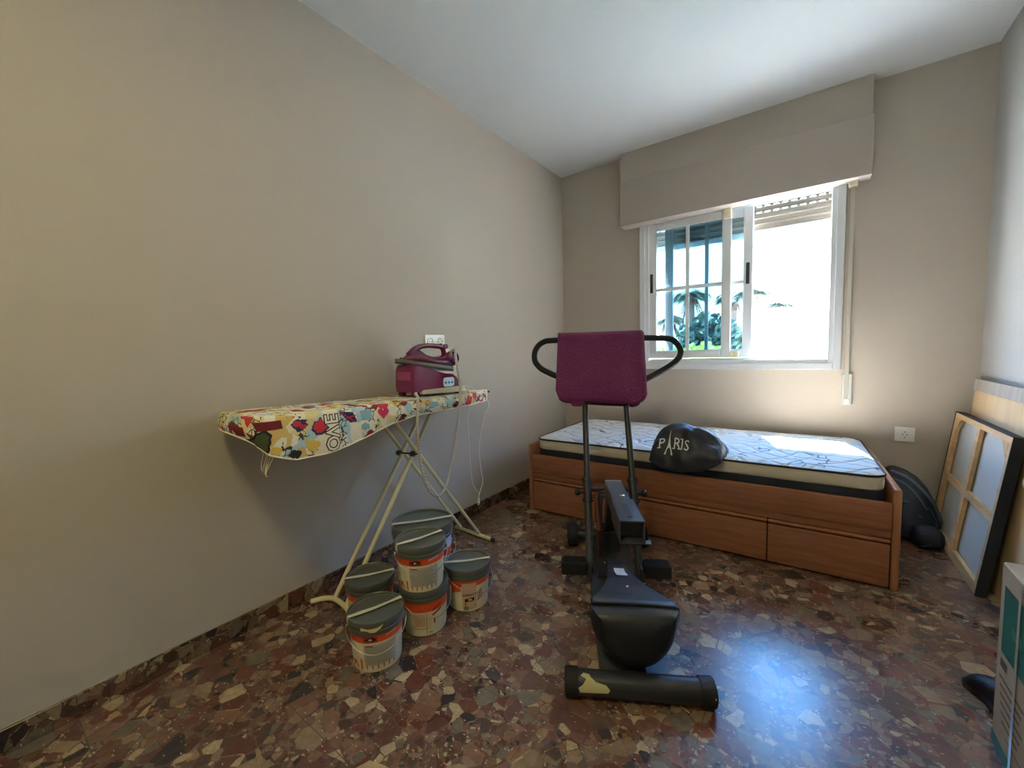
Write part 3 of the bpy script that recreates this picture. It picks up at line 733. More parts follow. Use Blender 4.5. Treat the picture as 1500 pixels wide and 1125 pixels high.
# saddle: wide rounded rear towards the room, narrow nose low on the rail
def sec(w, zt, zb, y, pw=2., n=26, tb=0.):
    pts = []
    for k in range(n):
        t = PI*k/(n-1); x = -math.cos(t)*w*(1-.04*math.sin(t))
        zz = zt-(zt-zb)*max(0, math.sin(t))**(2./pw)
        pts.append((x, y, zz))
    for k in range(1, 7): pts.append((w-2*w*k/7., y, zt+tb*math.sin(PI*k/7.)))
    return pts
b = bm_(); rings = []
for w, zt, zb, y in ((.028, .128, .095, .56), (.042, .138, .088, .54), (.048, .146, .07, .48), (.056, .165, .066, .42), (.062, .196, .066, .34), (.080, .226, .066, .24), (.112, .250, .066, .15), (.138, .262, .066, .09), (.138, .262, .066, .06)):
    rings.append(sec(w, zt, zb, y, 2.6))
rings.append([(p[0]*.985, .045, .160+(p[2]-.160)*.985) for p in rings[-1]])
for f, y in ((.90, .028), (.74, .012), (.5, .002), (.22, -.004)):
    rings.append([(p[0]*f, y, .165+(p[2]-.165)*f) for p in rings[8]])
loft(b, rings); sd = auto(mobj('saddle', b, M['vinyl']), 50)
b = bm_(); rim = [(p[0]*1.005, .062, p[2]) for p in rings[8][:26]]; tube(b, rim+[(rim[-1][0]-.01, .064, .266), (0, .066, .268), (rim[0][0]+.01, .064, .266)], .004, 8, closed=True); mobj('saddle_piping', b, M['foam'], sd, True)
# flat steel top plate of the saddle
pl = [(.040, .545, .142), (.050, .46, .154), (.056, .42, .169), (.060, .34, .200), (.078, .24, .230), (.108, .15, .254), (.136, .09, .266), (.134, .068, .267)]
b = bm_(); A = [(x-.004, y, z) for x, y, z in pl]; L_ = [(-x, y, z) for x, y, z in A]
Rv = [b.verts.new(p) for p in A]; Lv = [b.verts.new(p) for p in L_]
for k in range(len(A)-1): b.faces.new((Lv[k], Rv[k], Rv[k+1], Lv[k+1]))
o = mobj('saddle_plate', b, M['steel_grey'], sd); md = o.modifiers.new('t', 'SOLIDIFY'); md.thickness = .003
def plate_z(y):
    for (x0, ya, za), (x1, yb, zb) in zip(pl, pl[1:]):
        if yb <= y <= ya: return za+(zb-za)*(ya-y)/(ya-yb)
    return .27
b = bm_(); ys = [.50, .46, .42, .38]; g = [[b.verts.new((x+.004, y, plate_z(y)+.0035)) for x in (-.022, .022)] for y in ys]
for k in range(3): b.faces.new((g[k][0], g[k][1], g[k+1][1], g[k+1][0]))
mobj('paper_label', b, M['label_w'], sd)
b = bm_(); lathe(b, [(.006, 0), (.005, .003), (0, .004)], 12, (.0, .21, plate_z(.21)+.003)); mobj('screw', b, M['screw'], sd, True)
b = bm_(); tube(b, [(0, .12, .045), (0, .02, .045)], .03, 4); box(b, (0, .03, .05), (.07, .05, .03), bev=.004); mobj('saddle_support', b, M['steel_blk'])

# purple towel folded over the bar
tw = thing('towel', 'purple towel folded over the handlebar of the exercise machine', 'towel', MM4 @ up(0, 1.0), mrz)
def towel_path(front, back, th):
    """returns list of (s, off) going from front bottom over the bar to back bottom"""
    pts = []
    for k in range(18): pts.append((front+(1.208-front)*k/18., .026+th))
    for k in range(9):
        a = PI*k/8.; pts.append((1.208+(.021+th)*math.sin(a), (.026+th)*math.cos(a)))
    for k in range(1, 15): pts.append((1.208-(1.208-back)*k/14., -(.024+th)))
    return pts
def towel_sheet(l0t, l1t, l0b, l1b, front, back, th, name, rc=.05, amp=.004, m=None, dz=0.):
    b = bm_(); P = towel_path(front, back, th); nn = 36; g = []
    for i in range(nn+1):
        f = i/nn; row = []
        for j, (s, off) in enumerate(P):
            k = min(1, abs(j-22)/22.); l0 = l0t+(l0b-l0t)*k; l1 = l1t+(l1b-l1t)*k
            x = l0+(l1-l0)*f; ex = min(x-l0, l1-x); sb = s
            if j < 18 or j > 26:
                base = front if j < 18 else back
                rise = 0
                if ex < rc: rise = rc-math.sqrt(max(0, rc*rc-(rc-ex)**2))
                lim = base+rise+dz*(.5-f)
                sb = lim+(s-base)*(1.208-lim)/(1.208-base)
            wv = amp*math.sin(f*11+s*3)+amp*.8*noise.noise(Vector((f*5, s*5, th*99)))
            row.append(b.verts.new(up(x, sb, off+(wv if j < 18 else -wv if j > 26 else 0))))
        g.append(row)
    for i in range(nn):
        for j in range(len(P)-1): b.faces.new((g[i][j], g[i+1][j], g[i+1][j+1], g[i][j+1]))
    o = mobj(name, b, m or M['towel'], tw, True); md = o.modifiers.new('t', 'SOLIDIFY'); md.thickness = .009; md.offset = 1
    return o
towel_sheet(-.250, .222, -.268, .190, .805, .82, .012, 'outer_fold', .055, dz=.035)
towel_sheet(-.246, .229, -.235, .212, .818, .83, .002, 'inner_fold', .03, .002, M['towel2'])
b = bm_(); r_ = rrect(-.19, -.115, .787, .85, .025, 5); prism(b, [up(x, s, .030) for x, s in r_], Vector((0, -ud.z, ud.y))*.008); mobj('hanging_corner', b, M['towel'], tw)

# ------------------------------------------------------------------ ironing board
ib = thing('ironing_board', 'ironing board with printed cotton cover against the left wall', 'ironing board', (.2, -2.0, 0))
def zt_(y): return .872+(-1.39-y)*.0245
outl_ = []
for y in (-2.70, -2.55, -2.4, -2.25, -2.1, -1.95): outl_.append((.372, y))
outl_ += [(.366, -1.85), (.352, -1.74), (.330, -1.64), (.300, -1.55), (.262, -1.47), (.228, -1.415), (.2, -1.395), (.172, -1.415), (.138, -1.47), (.105, -1.55), (.075, -1.64), (.055, -1.74), (.042, -1.85), (.036, -1.95)]
for y in (-2.1, -2.25, -2.4, -2.55, -2.70): outl_.append((.036, y))
outl_ += [(.045, -2.755), (.085, -2.782), (.14, -2.79), (.20, -2.792), (.26, -2.79), (.32, -2.782), (.358, -2.755)]
OC = catmull([(x, y, 0) for x, y in outl_], 6, closed=True)
def drop(x, y):
    # hem hangs low near the wide end on the room side, tight at the nose and by the wall
    tab = [(-2.80, .055), (-2.775, .085), (-2.74, .125), (-2.66, .155), (-2.56, .156), (-2.45, .140), (-2.33, .105), (-2.22, .078), (-2.1, .062), (-1.9, .055), (-1.7, .052), (-1.5, .050), (-1.38, .038)]
    d = tab[-1][1]
    for (ya, a), (yb, c) in zip(tab, tab[1:]):
        if ya <= y <= yb: d = a+(c-a)*(y-ya)/(yb-ya)
    k = max(0, min(1, (x-.08)/.2)); return .05+(d-.05)*k
def hem_pt(p, f):
    """point on the skirt below outline point p; f 0..1"""
    x, y = p.x, p.y; d = drop(x, y); z = zt_(y)-.004-d*f
    cx, cy = .2, max(-2.6, min(-1.55, y)); n = Vector((x-cx, y-cy, 0)); n = n.normalized() if n.length > 0 else Vector((0, 0, 0))
    bulge = .010*math.sin(min(1, f*1.4)*PI/2)-.030*max(0, f-.55)**1.5*(1 if d < .09 else .4)
    wv = .004*f*math.sin(y*38+x*9)
    lim = Vector((x, y, z))+n*(bulge+wv)
    lim.x = max(lim.x, .016); return lim
b = bm_(); no = len(OC); rows = []
center = [b.verts.new((.2, max(-2.62, min(-1.56, p.y)), zt_(p.y)+.004)) for p in OC]
mid = [b.verts.new((.2+(p.x-.2)*.55, max(-2.62, min(-1.56, p.y))*.45+p.y*.55, zt_(p.y)+.004+.002*math.sin(p.y*25))) for p in OC]
ring = [b.verts.new((.2+(p.x-.2)*.97, p.y, zt_(p.y)+.002)) for p in OC]
rows = [center, mid, ring]
for k in range(0, 11): rows.append([b.verts.new(hem_pt(p, k/10.)) for p in OC])
for A_, B2 in zip(rows, rows[1:]):
    for k in range(no): b.faces.new((A_[k], A_[(k+1) % no], B2[(k+1) % no], B2[k]))
bmesh.ops.remove_doubles(b, verts=b.verts, dist=.0005)
cv = obj('cotton_cover', b, M['cover'], ib, True)
b = bm_(); tube(b, [hem_pt(p, 1.0) for p in OC], .0035, 6, closed=True); obj('hem_binding', b, M['c_cream'], cv, True)
b = bm_(); prism(b, [(.2+(p.x-.2)*.93, -2.09+(p.y+2.09)*.985, zt_(p.y)-.028) for p in OC], (0, 0, .022)); obj('board_top', b, M['mesh_metal'], ib)
# printed motifs on the room side of the cover: x = world y, y = distance below the top edge (m)
near = [p for p in OC if p.x > .2]
near.sort(key=lambda p: p.y)
def skirt_pt(yy, dd):
    for p, q in zip(near, near[1:]):
        if p.y <= yy <= q.y and abs(q.y-p.y) > 1e-6:
            t = (yy-p.y)/(q.y-p.y); r = p.lerp(q, t); break
    else: r = near[0] if yy < near[0].y else near[-1]
    d = drop(r.x, r.y); P_ = hem_pt(r, max(0, min(.985, dd/d)))
    n = Vector((r.x-.2, r.y-max(-2.6, min(-1.55, r.y)), 0)).normalized(); return P_, n
def cover_decal(polys, name, m, lift=.0022, cut=.012):
    b = bm_()
    for pg in polys: poly(b, pg)
    bmesh.ops.triangulate(b, faces=b.faces)
    def fn(x, y):
        P_, n = skirt_pt(x, y); return P_+n*lift+Vector((0, 0, lift*.3))
    map_decal(b, fn, cut); return obj(name, b, m, cv)
def blob(cx, cy, rx, ry, seed, n=30, amp=.34):
    return [(cx+rx*math.cos(2*PI*k/n)*(1+amp*noise.noise(Vector((math.cos(2*PI*k/n)*1.9+seed, math.sin(2*PI*k/n)*1.9, seed)))*1.6),
             cy+ry*math.sin(2*PI*k/n)*(1+amp*noise.noise(Vector((math.cos(2*PI*k/n)*1.9, math.sin(2*PI*k/n)*1.9+seed, seed+4)))*1.6)) for k in range(n)]
cover_decal([[(-2.775, .012), (-2.70, .010), (-2.695, .038), (-2.765, .042)], [(-2.792, .028), (-2.786, .028), (-2.784, .06), (-2.79, .06)], [(-2.20, .055), (-2.245, .104), (-2.16, .08)][::-1], [(-1.66, .04), (-1.60, .04), (-1.625, .010)]], 'maroon_print', M['c_maroon'])
cover_decal([blob(-2.755, .078, .026, .036, 1.)], 'green_print_outline', M['c_black'], .0018)
cover_decal([blob(-2.755, .078, .019, .028, 1.)], 'green_print', M['c_green'], .0026)
cover_decal([blob(-2.64, .032, .030, .022, 2.2), blob(-2.57, .052, .030, .030, 5.1)], 'navy_print', M['c_navy'], .0018)
cover_decal([blob(-2.648, .028, .016, .012, 3.3), blob(-2.63, .042, .012, .010, 4.3), blob(-2.57, .05, .024, .024, 5.1)], 'red_print', M['c_red'], .0026)
cover_decal([blob(-2.66, .135, .02, .016, 6.2), blob(-2.19, .055, .018, .010, 7.7), blob(-1.86, .04, .018, .008, 1.7)], 'black_print', M['c_black'], .0018)
cover_decal([blob(-2.60, .115, .024, .020, 8.1), blob(-2.72, .112, .02, .016, 2.1)], 'mustard_print', M['c_yellow'], .0016)
cover_decal([[(-2.40, .010), (-2.345, .010), (-2.35, .050), (-2.395, .050)], blob(-2.38, .075, .02, .016, 3.9), blob(-2.0, .02, .03, .014, 3.1)], 'blue_print', M['c_blue'], .0018)
hrt = [(-2.29+.028*math.sin(t)**3, .030-.0016*(13*math.cos(t)-5*math.cos(2*t)-2*math.cos(3*t)-math.cos(4*t))) for t in [2*PI*k/28 for k in range(28)]]
cover_decal([hrt], 'pink_heart_print', M['c_pink'], .0026)
# little flag wedge
cover_decal([[(-2.49, .004), (-2.43, .012), (-2.415, .05), (-2.445, .052)]], 'flag_print', M['c_navy'], .0018)
cover_decal([[(-2.489, .004), (-2.484, .004), (-2.42, .052), (-2.427, .053)], [(-2.468, .038), (-2.466, .033), (-2.42, .022), (-2.42, .028)]], 'flag_print_cross', M['c_red'], .0028)
# word printed sideways
def word(size, grow, m, lift, name, off):
    b = bm_(); y = .150 if size > .06 else .150
    for ch in 'OVE':
        t = text_shape(ch, size, 2, off); add_shape(b, t, 0, 0); w = max(v.co.x for v in b.verts if True)
        # rotate so the word climbs; place along the drop direction
        for v in list(b.verts):
            if not v.tag:
                x, yy = v.co.x, v.co.y; v.co.x = -2.522+(size*.36-yy)*-grow*1.0+(.0); v.co.y = y-x*grow; v.tag = True
        y -= size*.70
    bmesh.ops.triangulate(b, faces=b.faces)
    def fn(x, yy):
        P_, n = skirt_pt(x, yy); return P_+n*lift
    map_decal(b, fn, .01); return obj(name, b, m, cv)
cover_decal([[(-2.556, .006), (-2.50, .006), (-2.49, .146), (-2.556, .152)]], 'word_ground', M['c_cream'], .0014)
word(.074, 1.0, M['c_black'], .0028, 'printed_word', .0045)
word(.074, 1.0, M['c_cream'], .0040, 'printed_word_fill', .0008)
# legs
def strt(name, P, r, parent=ib, m=None): b = bm_(); tube(b, P, r, 14); return auto(obj(name, b, m or M['cream_tube'], parent))
strt('leg', [(.130, -2.415, .022), (.130, -1.82, .850)], .0105); strt('leg', [(.232, -2.425, .022), (.232, -1.85, .850)], .0105)
strt('leg', [(.098, -1.558, .022), (.112, -2.17, .850)], .0095); strt('leg', [(.250, -1.562, .022), (.262, -2.19, .850)], .0095)
b = bm_(); tube(b, catmull([(.050, -2.485, .012), (.08, -2.44, .014), (.132, -2.418, .018), (.232, -2.425, .018), (.30, -2.445, .014), (.335, -2.47, .012)], 6), .0115, 14); obj('foot_bar', b, M['cream_tube'], ib, True)
b = bm_(); tube(b, [(.055, -1.553, .0115), (.362, -1.568, .0115)], .011, 14); fb = obj('foot_bar', b, M['cream_tube'], ib, True)
b = bm_(); tube(b, [(.352, -1.5675, .012), (.372, -1.5685, .012)], .0118, 14); obj('rubber_tip', b, M['steel_blk'], fb, True)
b = bm_(); tube(b, [(.098, -2.018, .597), (.275, -2.03, .612)], .0045, 10)
for x, y, z in ((.121, -2.018, .597), (.243, -2.03, .610)): tube(b, [(x-.008, y, z), (x+.008, y, z)], .014, 12)
auto(obj('pivot_rod', b, M['brown_p'], ib))
for y in (-2.15, -1.85): b = bm_(); tube(b, [(.10, y, .845), (.27, y, .845)], .006, 8); obj('top_rod', b, M['cream_tube'], ib)
# draw-string tassel at the wide end
b = bm_()
for k in range(5):
    x0 = .30+.01*k; tube(b, catmull([(x0, -2.745, .80), (x0+.004*math.sin(k*2.), -2.735+.004*k, .77), (x0-.006+.01*math.sin(k), -2.74, .735-.006*k), (x0-.012, -2.738, .71-.004*k)], 5), .0016, 6)
obj('draw_string', b, M['c_cream'], ib)
b = bm_(); tube(b, [(.2, -1.385, .858), (.2, -1.362, .858)], .007, 10); obj('nose_peg', b, M['steel_blk'], ib)

# ------------------------------------------------------------------ steam generator and iron
sg = thing('steam_generator_base', 'plum steam station base standing on the ironing board', 'steam generator', (.2, -1.87, .895), 0)
def yz_prism(b, pts, x0, x1, bev=0.): 
    f, g_ = prism(b, [(x0, y, z) for y, z in pts], (x1-x0, 0, 0)); return f, g_
tank = [(y_*.826-.3254, z_) for y_, z_ in [(-2.072, .918), (-2.076, .950), (-2.070, 1.030), (-2.058, 1.052), (-2.03, 1.056), (-1.93, 1.030), (-1.80, 1.000), (-1.735, .995), (-1.700, .978), (-1.672, .945), (-1.664, .920)]]
b = bm_(); rings = []
for x, s in ((.135, .90), (.141, .965), (.150, .99), (.165, 1), (.255, 1), (.270, .99), (.279, .965), (.285, .90)):
    rings.append([(x, -1.87+(y+1.87)*s, .96+(z-.96)*(s if z > .96 else 1)) for y, z in tank])
loft(b, rings); auto(obj('water_tank', b, M['magenta'], sg), 35)
# left end of the tank: its highlight painted as a paler pink panel
b = bm_(); loft(b, [[(x, -2.0345, z) for x, z in ((.160, .93), (.262, .93), (.262, 1.02), (.160, 1.02))], [(x, -2.0385, z) for x, z in ((.163, .933), (.259, .933), (.259, 1.017), (.163, 1.017))]]); obj('end_highlight', b, mat('pink_highlight', rgb(160, 62, 112), .25, coat=.3), sg)
b = bm_(); yz_prism(b, [(-1.995, .905), (-1.675, .894), (-1.670, .918), (-1.70, .926), (-1.98, .926), (-1.995, .918)], .145, .292); bmesh.ops.bevel(b, geom=b.edges[:], offset=.003, segments=2, affect='EDGES'); obj('base_tray', b, M['tray'], sg)
for y, z in ((-2.01, .906), (-1.71, .897)):
    for x in (.16, .262): b = bm_(); box(b, (x, y, z), (.03, .03, .022), bev=.004); obj('rubber_foot', b, M['plum_dk'], sg)
b = bm_(); pnl = [(y, z) for y, z in rrect(-1.842, -1.762, .930, .978, .014, 4)]; prism(b, [(.2835, y, z) for y, z in pnl], (.004, 0, 0)); cp = obj('control_panel', b, M['panel'], sg)
b = bm_()
for y in (-1.825, -1.802, -1.779): tube(b, [(.287, y, .951), (.2895, y, .951)], .0065, 12)
obj('panel_button', b, M['bluebtn'], cp)
cpts = [(.25, -1.705, .925), (.28, -1.655, .922), (.305, -1.60, .885), (.345, -1.545, .81), (.335, -1.585, .73), (.315, -1.608, .57), (.31, -1.59, .42), (.305, -1.575, .35), (.302, -1.605, .29), (.30, -1.61, .262)]
cpt2 = [(.302, -1.60, .285), (.30, -1.625, .31), (.30, -1.664, .394), (.30, -1.676, .6), (.31, -1.692, .77), (.345, -1.71, .84), (.352, -1.715, .90), (.33, -1.705, .912), (.29, -1.68, .915)]
b = bm_(); tube(b, catmull(cpts, 8), .0026, 8); tube(b, catmull(cpt2, 8), .0026, 8); obj('power_cord', b, M['cord_w'], sg, True)
b = bm_(); tube(b, [(.30, -1.61, .262), (.30, -1.612, .235)], [.006, .009], 10); tube(b, [(.30, -1.606, .235), (.30, -1.606, .222)], .002, 6); tube(b, [(.30, -1.618, .235), (.30, -1.618, .222)], .002, 6); obj('plug', b, M['cord_w'], sg)

ir = thing('steam_iron', 'plum steam iron parked on top of its station, hose looping below', 'iron', (.2, -1.87, 1.0), 0)
# the sole slopes from the tip (left, high) to the heel
def sole_z(y): return 1.064-(y+2.06)*.158
ypl = [(-2.075, .004), (-2.05, .016), (-2.01, .030), (-1.95, .044), (-1.88, .054), (-1.80, .058), (-1.735, .056), (-1.72, .046)]
def iron_slab(b, z0, z1, s0=1., s1=1.):
    lo = [(.2+x*s0, y, sole_z(y)+z0) for y, x in ypl]+[(.2-x*s0, y, sole_z(y)+z0) for y, x in ypl[::-1]]
    hi = [(.2+x*s1, y, sole_z(y)+z1) for y, x in ypl]+[(.2-x*s1, y, sole_z(y)+z1) for y, x in ypl[::-1]]
    loft(b, [lo, hi])
b = bm_(); iron_slab(b, -.004, .004); obj('soleplate', b, M['sole'], ir)
b = bm_(); iron_slab(b, .004, .020, .97, .93); auto(obj('heat_skirt', b, M['olive'], ir))
b = bm_(); tube(b, [(.2, -2.045, 1.075), (.2, -2.035, 1.085)], .010, 10); obj('spray_nozzle', b, M['foam'], ir, True)
b = bm_(); rings = []
for y, zt, w in ((-2.025, 1.090, .010), (-2.005, 1.100, .022), (-1.98, 1.112, .030), (-1.955, 1.124, .036), (-1.925, 1.126, .040), (-1.90, 1.108, .044), (-1.86, 1.094, .048), (-1.80, 1.090, .050), (-1.76, 1.100, .050), (-1.735, 1.100, .046), (-1.715, 1.07, .038)):
    zb = sole_z(y)+.018; n = 14; rings.append([(.2-w*math.cos(PI*k/(n-1)), y, zb+(zt-zb)*max(0, math.sin(PI*k/(n-1)))**.6) for k in range(n)])
loft(b, rings); obj('iron_body', b, M['plum_dk'], ir, True)
b = bm_(); hpth = catmull([(.2, -1.99, 1.098), (.2, -1.958, 1.124), (.2, -1.92, 1.141), (.2, -1.87, 1.148), (.2, -1.81, 1.146), (.2, -1.765, 1.140), (.2, -1.748, 1.12), (.2, -1.745, 1.08)], 6)
nn = len(hpth); tube(b, hpth, [(.020-.006*min(1, k/(nn*.35))) for k in range(nn)], 14, flat=.9); h_ = obj('handle', b, M['plum_dk'], ir, True)
b = bm_(); box(b, (.2, -1.742, 1.142), (.034, .036, .026), Matrix.Rotation(.2, 3, 'X'), bev=.007); box(b, (.2, -1.768, 1.152), (.018, .010, .018), bev=.003); obj('thumb_dial', b, M['plum_dk'], ir)
b = bm_(); lathe(b, [(.026, -.03), (.034, -.01), (.036, .014), (.030, .022), (.026, .022), (.022, .016), (0, .014)], 24, (0, 0, 0), Matrix.Translation((.222, -1.712, 1.078)) @ Matrix.Scale(1.15, 4) @ Matrix.Rotation(math.radians(-20), 4, 'Z') @ Matrix.Rotation(PI/2, 4, 'Y')); obj('heel_cap', b, M['plum_dk'], ir, True)
b = bm_(); lathe(b, [(.026, .0), (.024, .018), (.012, .032), (.009, .045), (0, .045)], 20, (0, 0, 0), Matrix.Translation((.238, -1.725, 1.080)) @ Matrix.Rotation(math.radians(-45), 4, 'Z') @ Matrix.Rotation(PI/2, 4, 'Y')); obj('hose_boot', b, M['lilac'], ir, True)
hpts = [(.262, -1.752, 1.085), (.275, -1.768, 1.108), (.30, -1.770, 1.124), (.33, -1.79, 1.118), (.365, -1.825, 1.085), (.392, -1.845, 1.04), (.408, -1.846, .95), (.408, -1.85, .86), (.402, -1.87, .73), (.40, -1.905, .60), (.40, -1.94, .50), (.40, -1.98, .435), (.40, -2.03, .425), (.40, -2.085, .485), (.402, -2.118, .60), (.405, -2.133, .74), (.41, -2.13, .86), (.398, -2.115, .91), (.34, -2.08, .917), (.30, -2.04, .915)]
b = bm_(); tube(b, catmull(hpts, 10), .0068, 10); obj('steam_hose', b, M['hose'], ir, True)

# ------------------------------------------------------------------ paint buckets
def face_angle(x, y): return math.atan2(-3.349-y, 1.826-x)
def bucket(x, y, z, s, rim, base, hgt, label, style, tape_deg=None, bail=None, drip=False, lidh=.044):
    t = thing('paint_bucket', label, 'paint bucket', (x, y, z), 0, 'paint buckets beside the ironing board')
    Mx = Matrix.Translation((x, y, z))
    th0 = face_angle(x, y)
    def rad(zz): return base+(rim*.955-base)*(zz/hgt)
    b = bm_(); lathe(b, [(0, .004), (base-.006, .0), (base-.001, .003), (base, .008), (rad(hgt-lidh), hgt-lidh), (rad(hgt-.01), hgt-.01), (rad(hgt-.01)-.004, hgt-.01)], 48)
    b.transform(Mx); auto(obj('bucket_body', b, M['pail'], t))
    zl = hgt-lidh
    b = bm_(); lathe(b, [(rad(zl), zl), (rim*.975, zl-.002), (rim*.985, zl+.012), (rim*.975, zl+.014), (rim*.985, zl+.018), (rim, zl+.022), (rim, hgt-.008), (rim*.985, hgt-.001), (rim*.95, hgt), (rim*.925, hgt-.003), (rim*.915, hgt-.010), (rim*.88, hgt-.011), (rim*.4, hgt-.010), (0, hgt-.010)], 48)
    b.transform(Mx); ld = auto(obj('lid', b, M['lid'], t), 30)
    def dec(polys, name, m, lift=.0006, par=t, cut=.012):
        b = bm_()
        for pg in polys: poly(b, pg)
        bmesh.ops.triangulate(b, faces=b.faces)
        def fn(a, zz):
            r = rad(zz)+lift; th = th0+a/rim; return Vector((x+r*math.cos(th), y+r*math.sin(th), z+zz))
        map_decal(b, fn, cut); return obj(name, b, m, par)
    def R_(a0, z0, a1, z1): return [(a0, z0), (a1, z0), (a1, z1), (a0, z1)]
    k = hgt/.19
    zt = zl-.003
    # coloured band all the way round
    def ringband(z0, z1, m, name, lift=.0005):
        b = bm_(); lathe(b, [(rad(z0)+lift, z0), (rad(z1)+lift, z1)], 48); b.transform(Mx); return obj(name, b, m, t, True)
    if style == 'text':
        ringband(zt-.028*k, zt, M['band'], 'label_band')
        dec([R_(-.055*k, .030*k, .075*k, zt-.034*k)], 'label_panel', M['txt_panel'])
        L_ = []
        for i in range(13): L_.append(R_(-.048*k, .036*k+i*.0052*k, (.066-.01*((i*7) % 3))*k, .0385*k+i*.0052*k))
        dec(L_, 'small_print', M['txt_grey'], .0012)
        dec([R_(-.046*k, zt-.041*k, -.018*k, zt-.038*k)], 'print_heading', M['txt_black'], .0012)
        dec([R_(-.052*k, zt-.024*k, .0*k, zt-.005*k)], 'logo_box', M['redprint'], .0010)
        dec([blob(-.026*k, zt-.014*k, .022*k, .0065*k, 1.)], 'logo_mark', M['txt_black'], .0015)
        dec([blob(-.026*k, zt-.014*k, .007*k, .0035*k, 2.)], 'logo_eye', M['lidtape'], .002)
        dec([[(.03*k, zt-.012*k), (.078*k, zt-.007*k), (.078*k, zt-.003*k), (.03*k, zt-.008*k)]], 'white_slogan', M['whiteprint'], .0012)
        dr = []
        for i in range(9):
            a = (-.115+.022*i)*k; h1 = (.014+.008*((i*5) % 4)/3)*k; wdt = .0035*k
            dr.append([(a, .026*k), (a+wdt, .012*k), (a+2*wdt, .026*k), (a+wdt, .026*k+h1*.6)])
        dr.append([(-.072*k, .012*k), (-.064*k, .016*k), (-.064*k, .050*k), (-.074*k, .056*k)])
        dr.append(blob(-.105*k, .035*k, .012*k, .010*k, 3.))
        dec(dr, 'orange_brush_marks', M['txt_orange'], .0012)
    if style == 'side':
        ringband(zt-.040*k, zt, M['band'], 'label_band')
        dec([R_(-.052*k, .032*k, -.050*k, zt-.042*k), R_(.004*k, .0*k+.008*k, .0065*k, zt-.042*k), R_(-.052*k, .034*k, .004*k, .036*k)], 'label_rules', M['redprint'])
        L_ = [R_((-.044+.0065*i)*k, .044*k, (-.0415+.0065*i)*k, zt-.046*k) for i in range(7)]
        dec(L_, 'small_print', M['txt_orange'], .0012)
        dec([R_(.010*k, .030*k, .028*k, zt-.046*k)], 'label_panel', M['yell'], .0008)
        dec([[(.03*k, zt-.062*k+.02*i*k), (.075*k, zt-.045*k+.02*i*k), (.075*k, zt-.036*k+.02*i*k), (.03*k, zt-.052*k+.02*i*k)] for i in (0, 1)]+[R_(.036*k, .05*k, .044*k, .072*k)], 'red_stripes', M['redprint'], .0012)
        dec([R_(.016*k, .014*k, .020*k, .020*k), R_(.024*k, .014*k, .028*k, .020*k)], 'black_marks', M['txt_black'])
    if style == 'front':
        ringband(zt-.026*k, zt, M['band'], 'label_band')
        dec([[(-.085*k, zt-.06*k), (-.035*k, zt-.045*k), (-.035*k, zt-.02*k), (-.085*k, zt-.02*k)]], 'orange_wash', M['band'], .0007)
        dec([R_(-.030*k, .014*k, .040*k, zt-.010*k)], 'label_panel', mat('peach_label', rgb(212, 176, 142), .5), .0010)
        # handwriting-like brand line, unreadable at this distance
        pts = []
        for i in range(34):
            a = -.030+.070*i/33.; pts.append((a*k, (.078+.0045*math.sin(i*1.7)+.004*i/33.)*k))
        sc = [[(p[0], p[1]-.0028), (q[0], q[1]-.0028), (q[0], q[1]+.0028), (p[0], p[1]+.0028)] for p, q in zip(pts, pts[1:])]
        dec(sc, 'script_lettering', M['c_maroon'], .0016)
        dec([[(-.018*k, .048*k), (.028*k, .052*k), (.028*k, .068*k), (-.018*k, .062*k)]], 'logo_plate', M['txt_black'], .0016)
        dec([blob(.008*k, .058*k, .011*k, .004*k, 3.)], 'logo_eye', M['lidtape'], .0022)
        dec([[(.044*k, (.046+.011*i)*k), (.072*k, (.060+.011*i)*k), (.072*k, (.066+.011*i)*k), (.044*k, (.052+.011*i)*k)] for i in range(4)]+[R_(-.018*k, .030*k, -.012*k, .046*k)], 'red_stripes', M['redprint'], .0012)
        dec([R_(-.024*k, .010*k, .0*k, .028*k)], 'green_print', M['greenp'], .0016)
        dec([R_(.004*k, .014*k, .020*k, .020*k), R_(.030*k, .026*k, .040*k, .032*k)], 'small_print', M['txt_grey'], .0016)
    if style == 'big':
        ringband(zt-.055, zt, M['bluewhite'], 'label_band'); ringband(zt-.13, zt-.055, M['band'], 'lower_label_band')
        dec([[(.0, zt-.06), (.14, zt-.05), (.14, zt-.075), (.0, zt-.085)], [(.0, zt-.10), (.14, zt-.085), (.14, zt-.11), (.0, zt-.125)]], 'red_stripes', M['redprint'], .0012)
        dec([R_(.09, zt-.045, .125, zt-.015)], 'logo_mark', M['txt_black'], .0012)
        dec([R_(.02, zt-.036, .07, zt-.026)], 'label_strip', M['c_navy'], .0012)
    if tape_deg is not None:
        a = math.radians(tape_deg); d = Vector((math.cos(a), math.sin(a), 0)); n = Vector((-d.y, d.x, 0)); b = bm_(); hw = .0075*max(1, k*.8)
        prof = [(-rim*1.005, hgt-.024), (-rim*1.004, hgt-.006), (-rim*.97, hgt+.0012), (-rim*.5, hgt-.001), (0, hgt-.003), (rim*.5, hgt-.001), (rim*.97, hgt+.0012), (rim*1.004, hgt-.006), (rim*1.005, hgt-.018)]
        vv = []
        for q, zz in prof:
            w_ = hw*(1+.25*math.sin(q*90)); vv.append([b.verts.new(d*q+n*s_*w_+Vector((0, 0, zz))) for s_ in (-1, 1)])
        for A_, B2 in zip(vv, vv[1:]): b.faces.new((A_[0], A_[1], B2[1], B2[0]))
        b.transform(Mx); o = obj('lid_tape', b, M['lidtape'], ld); md = o.modifiers.new('t', 'SOLIDIFY'); md.thickness = .0012
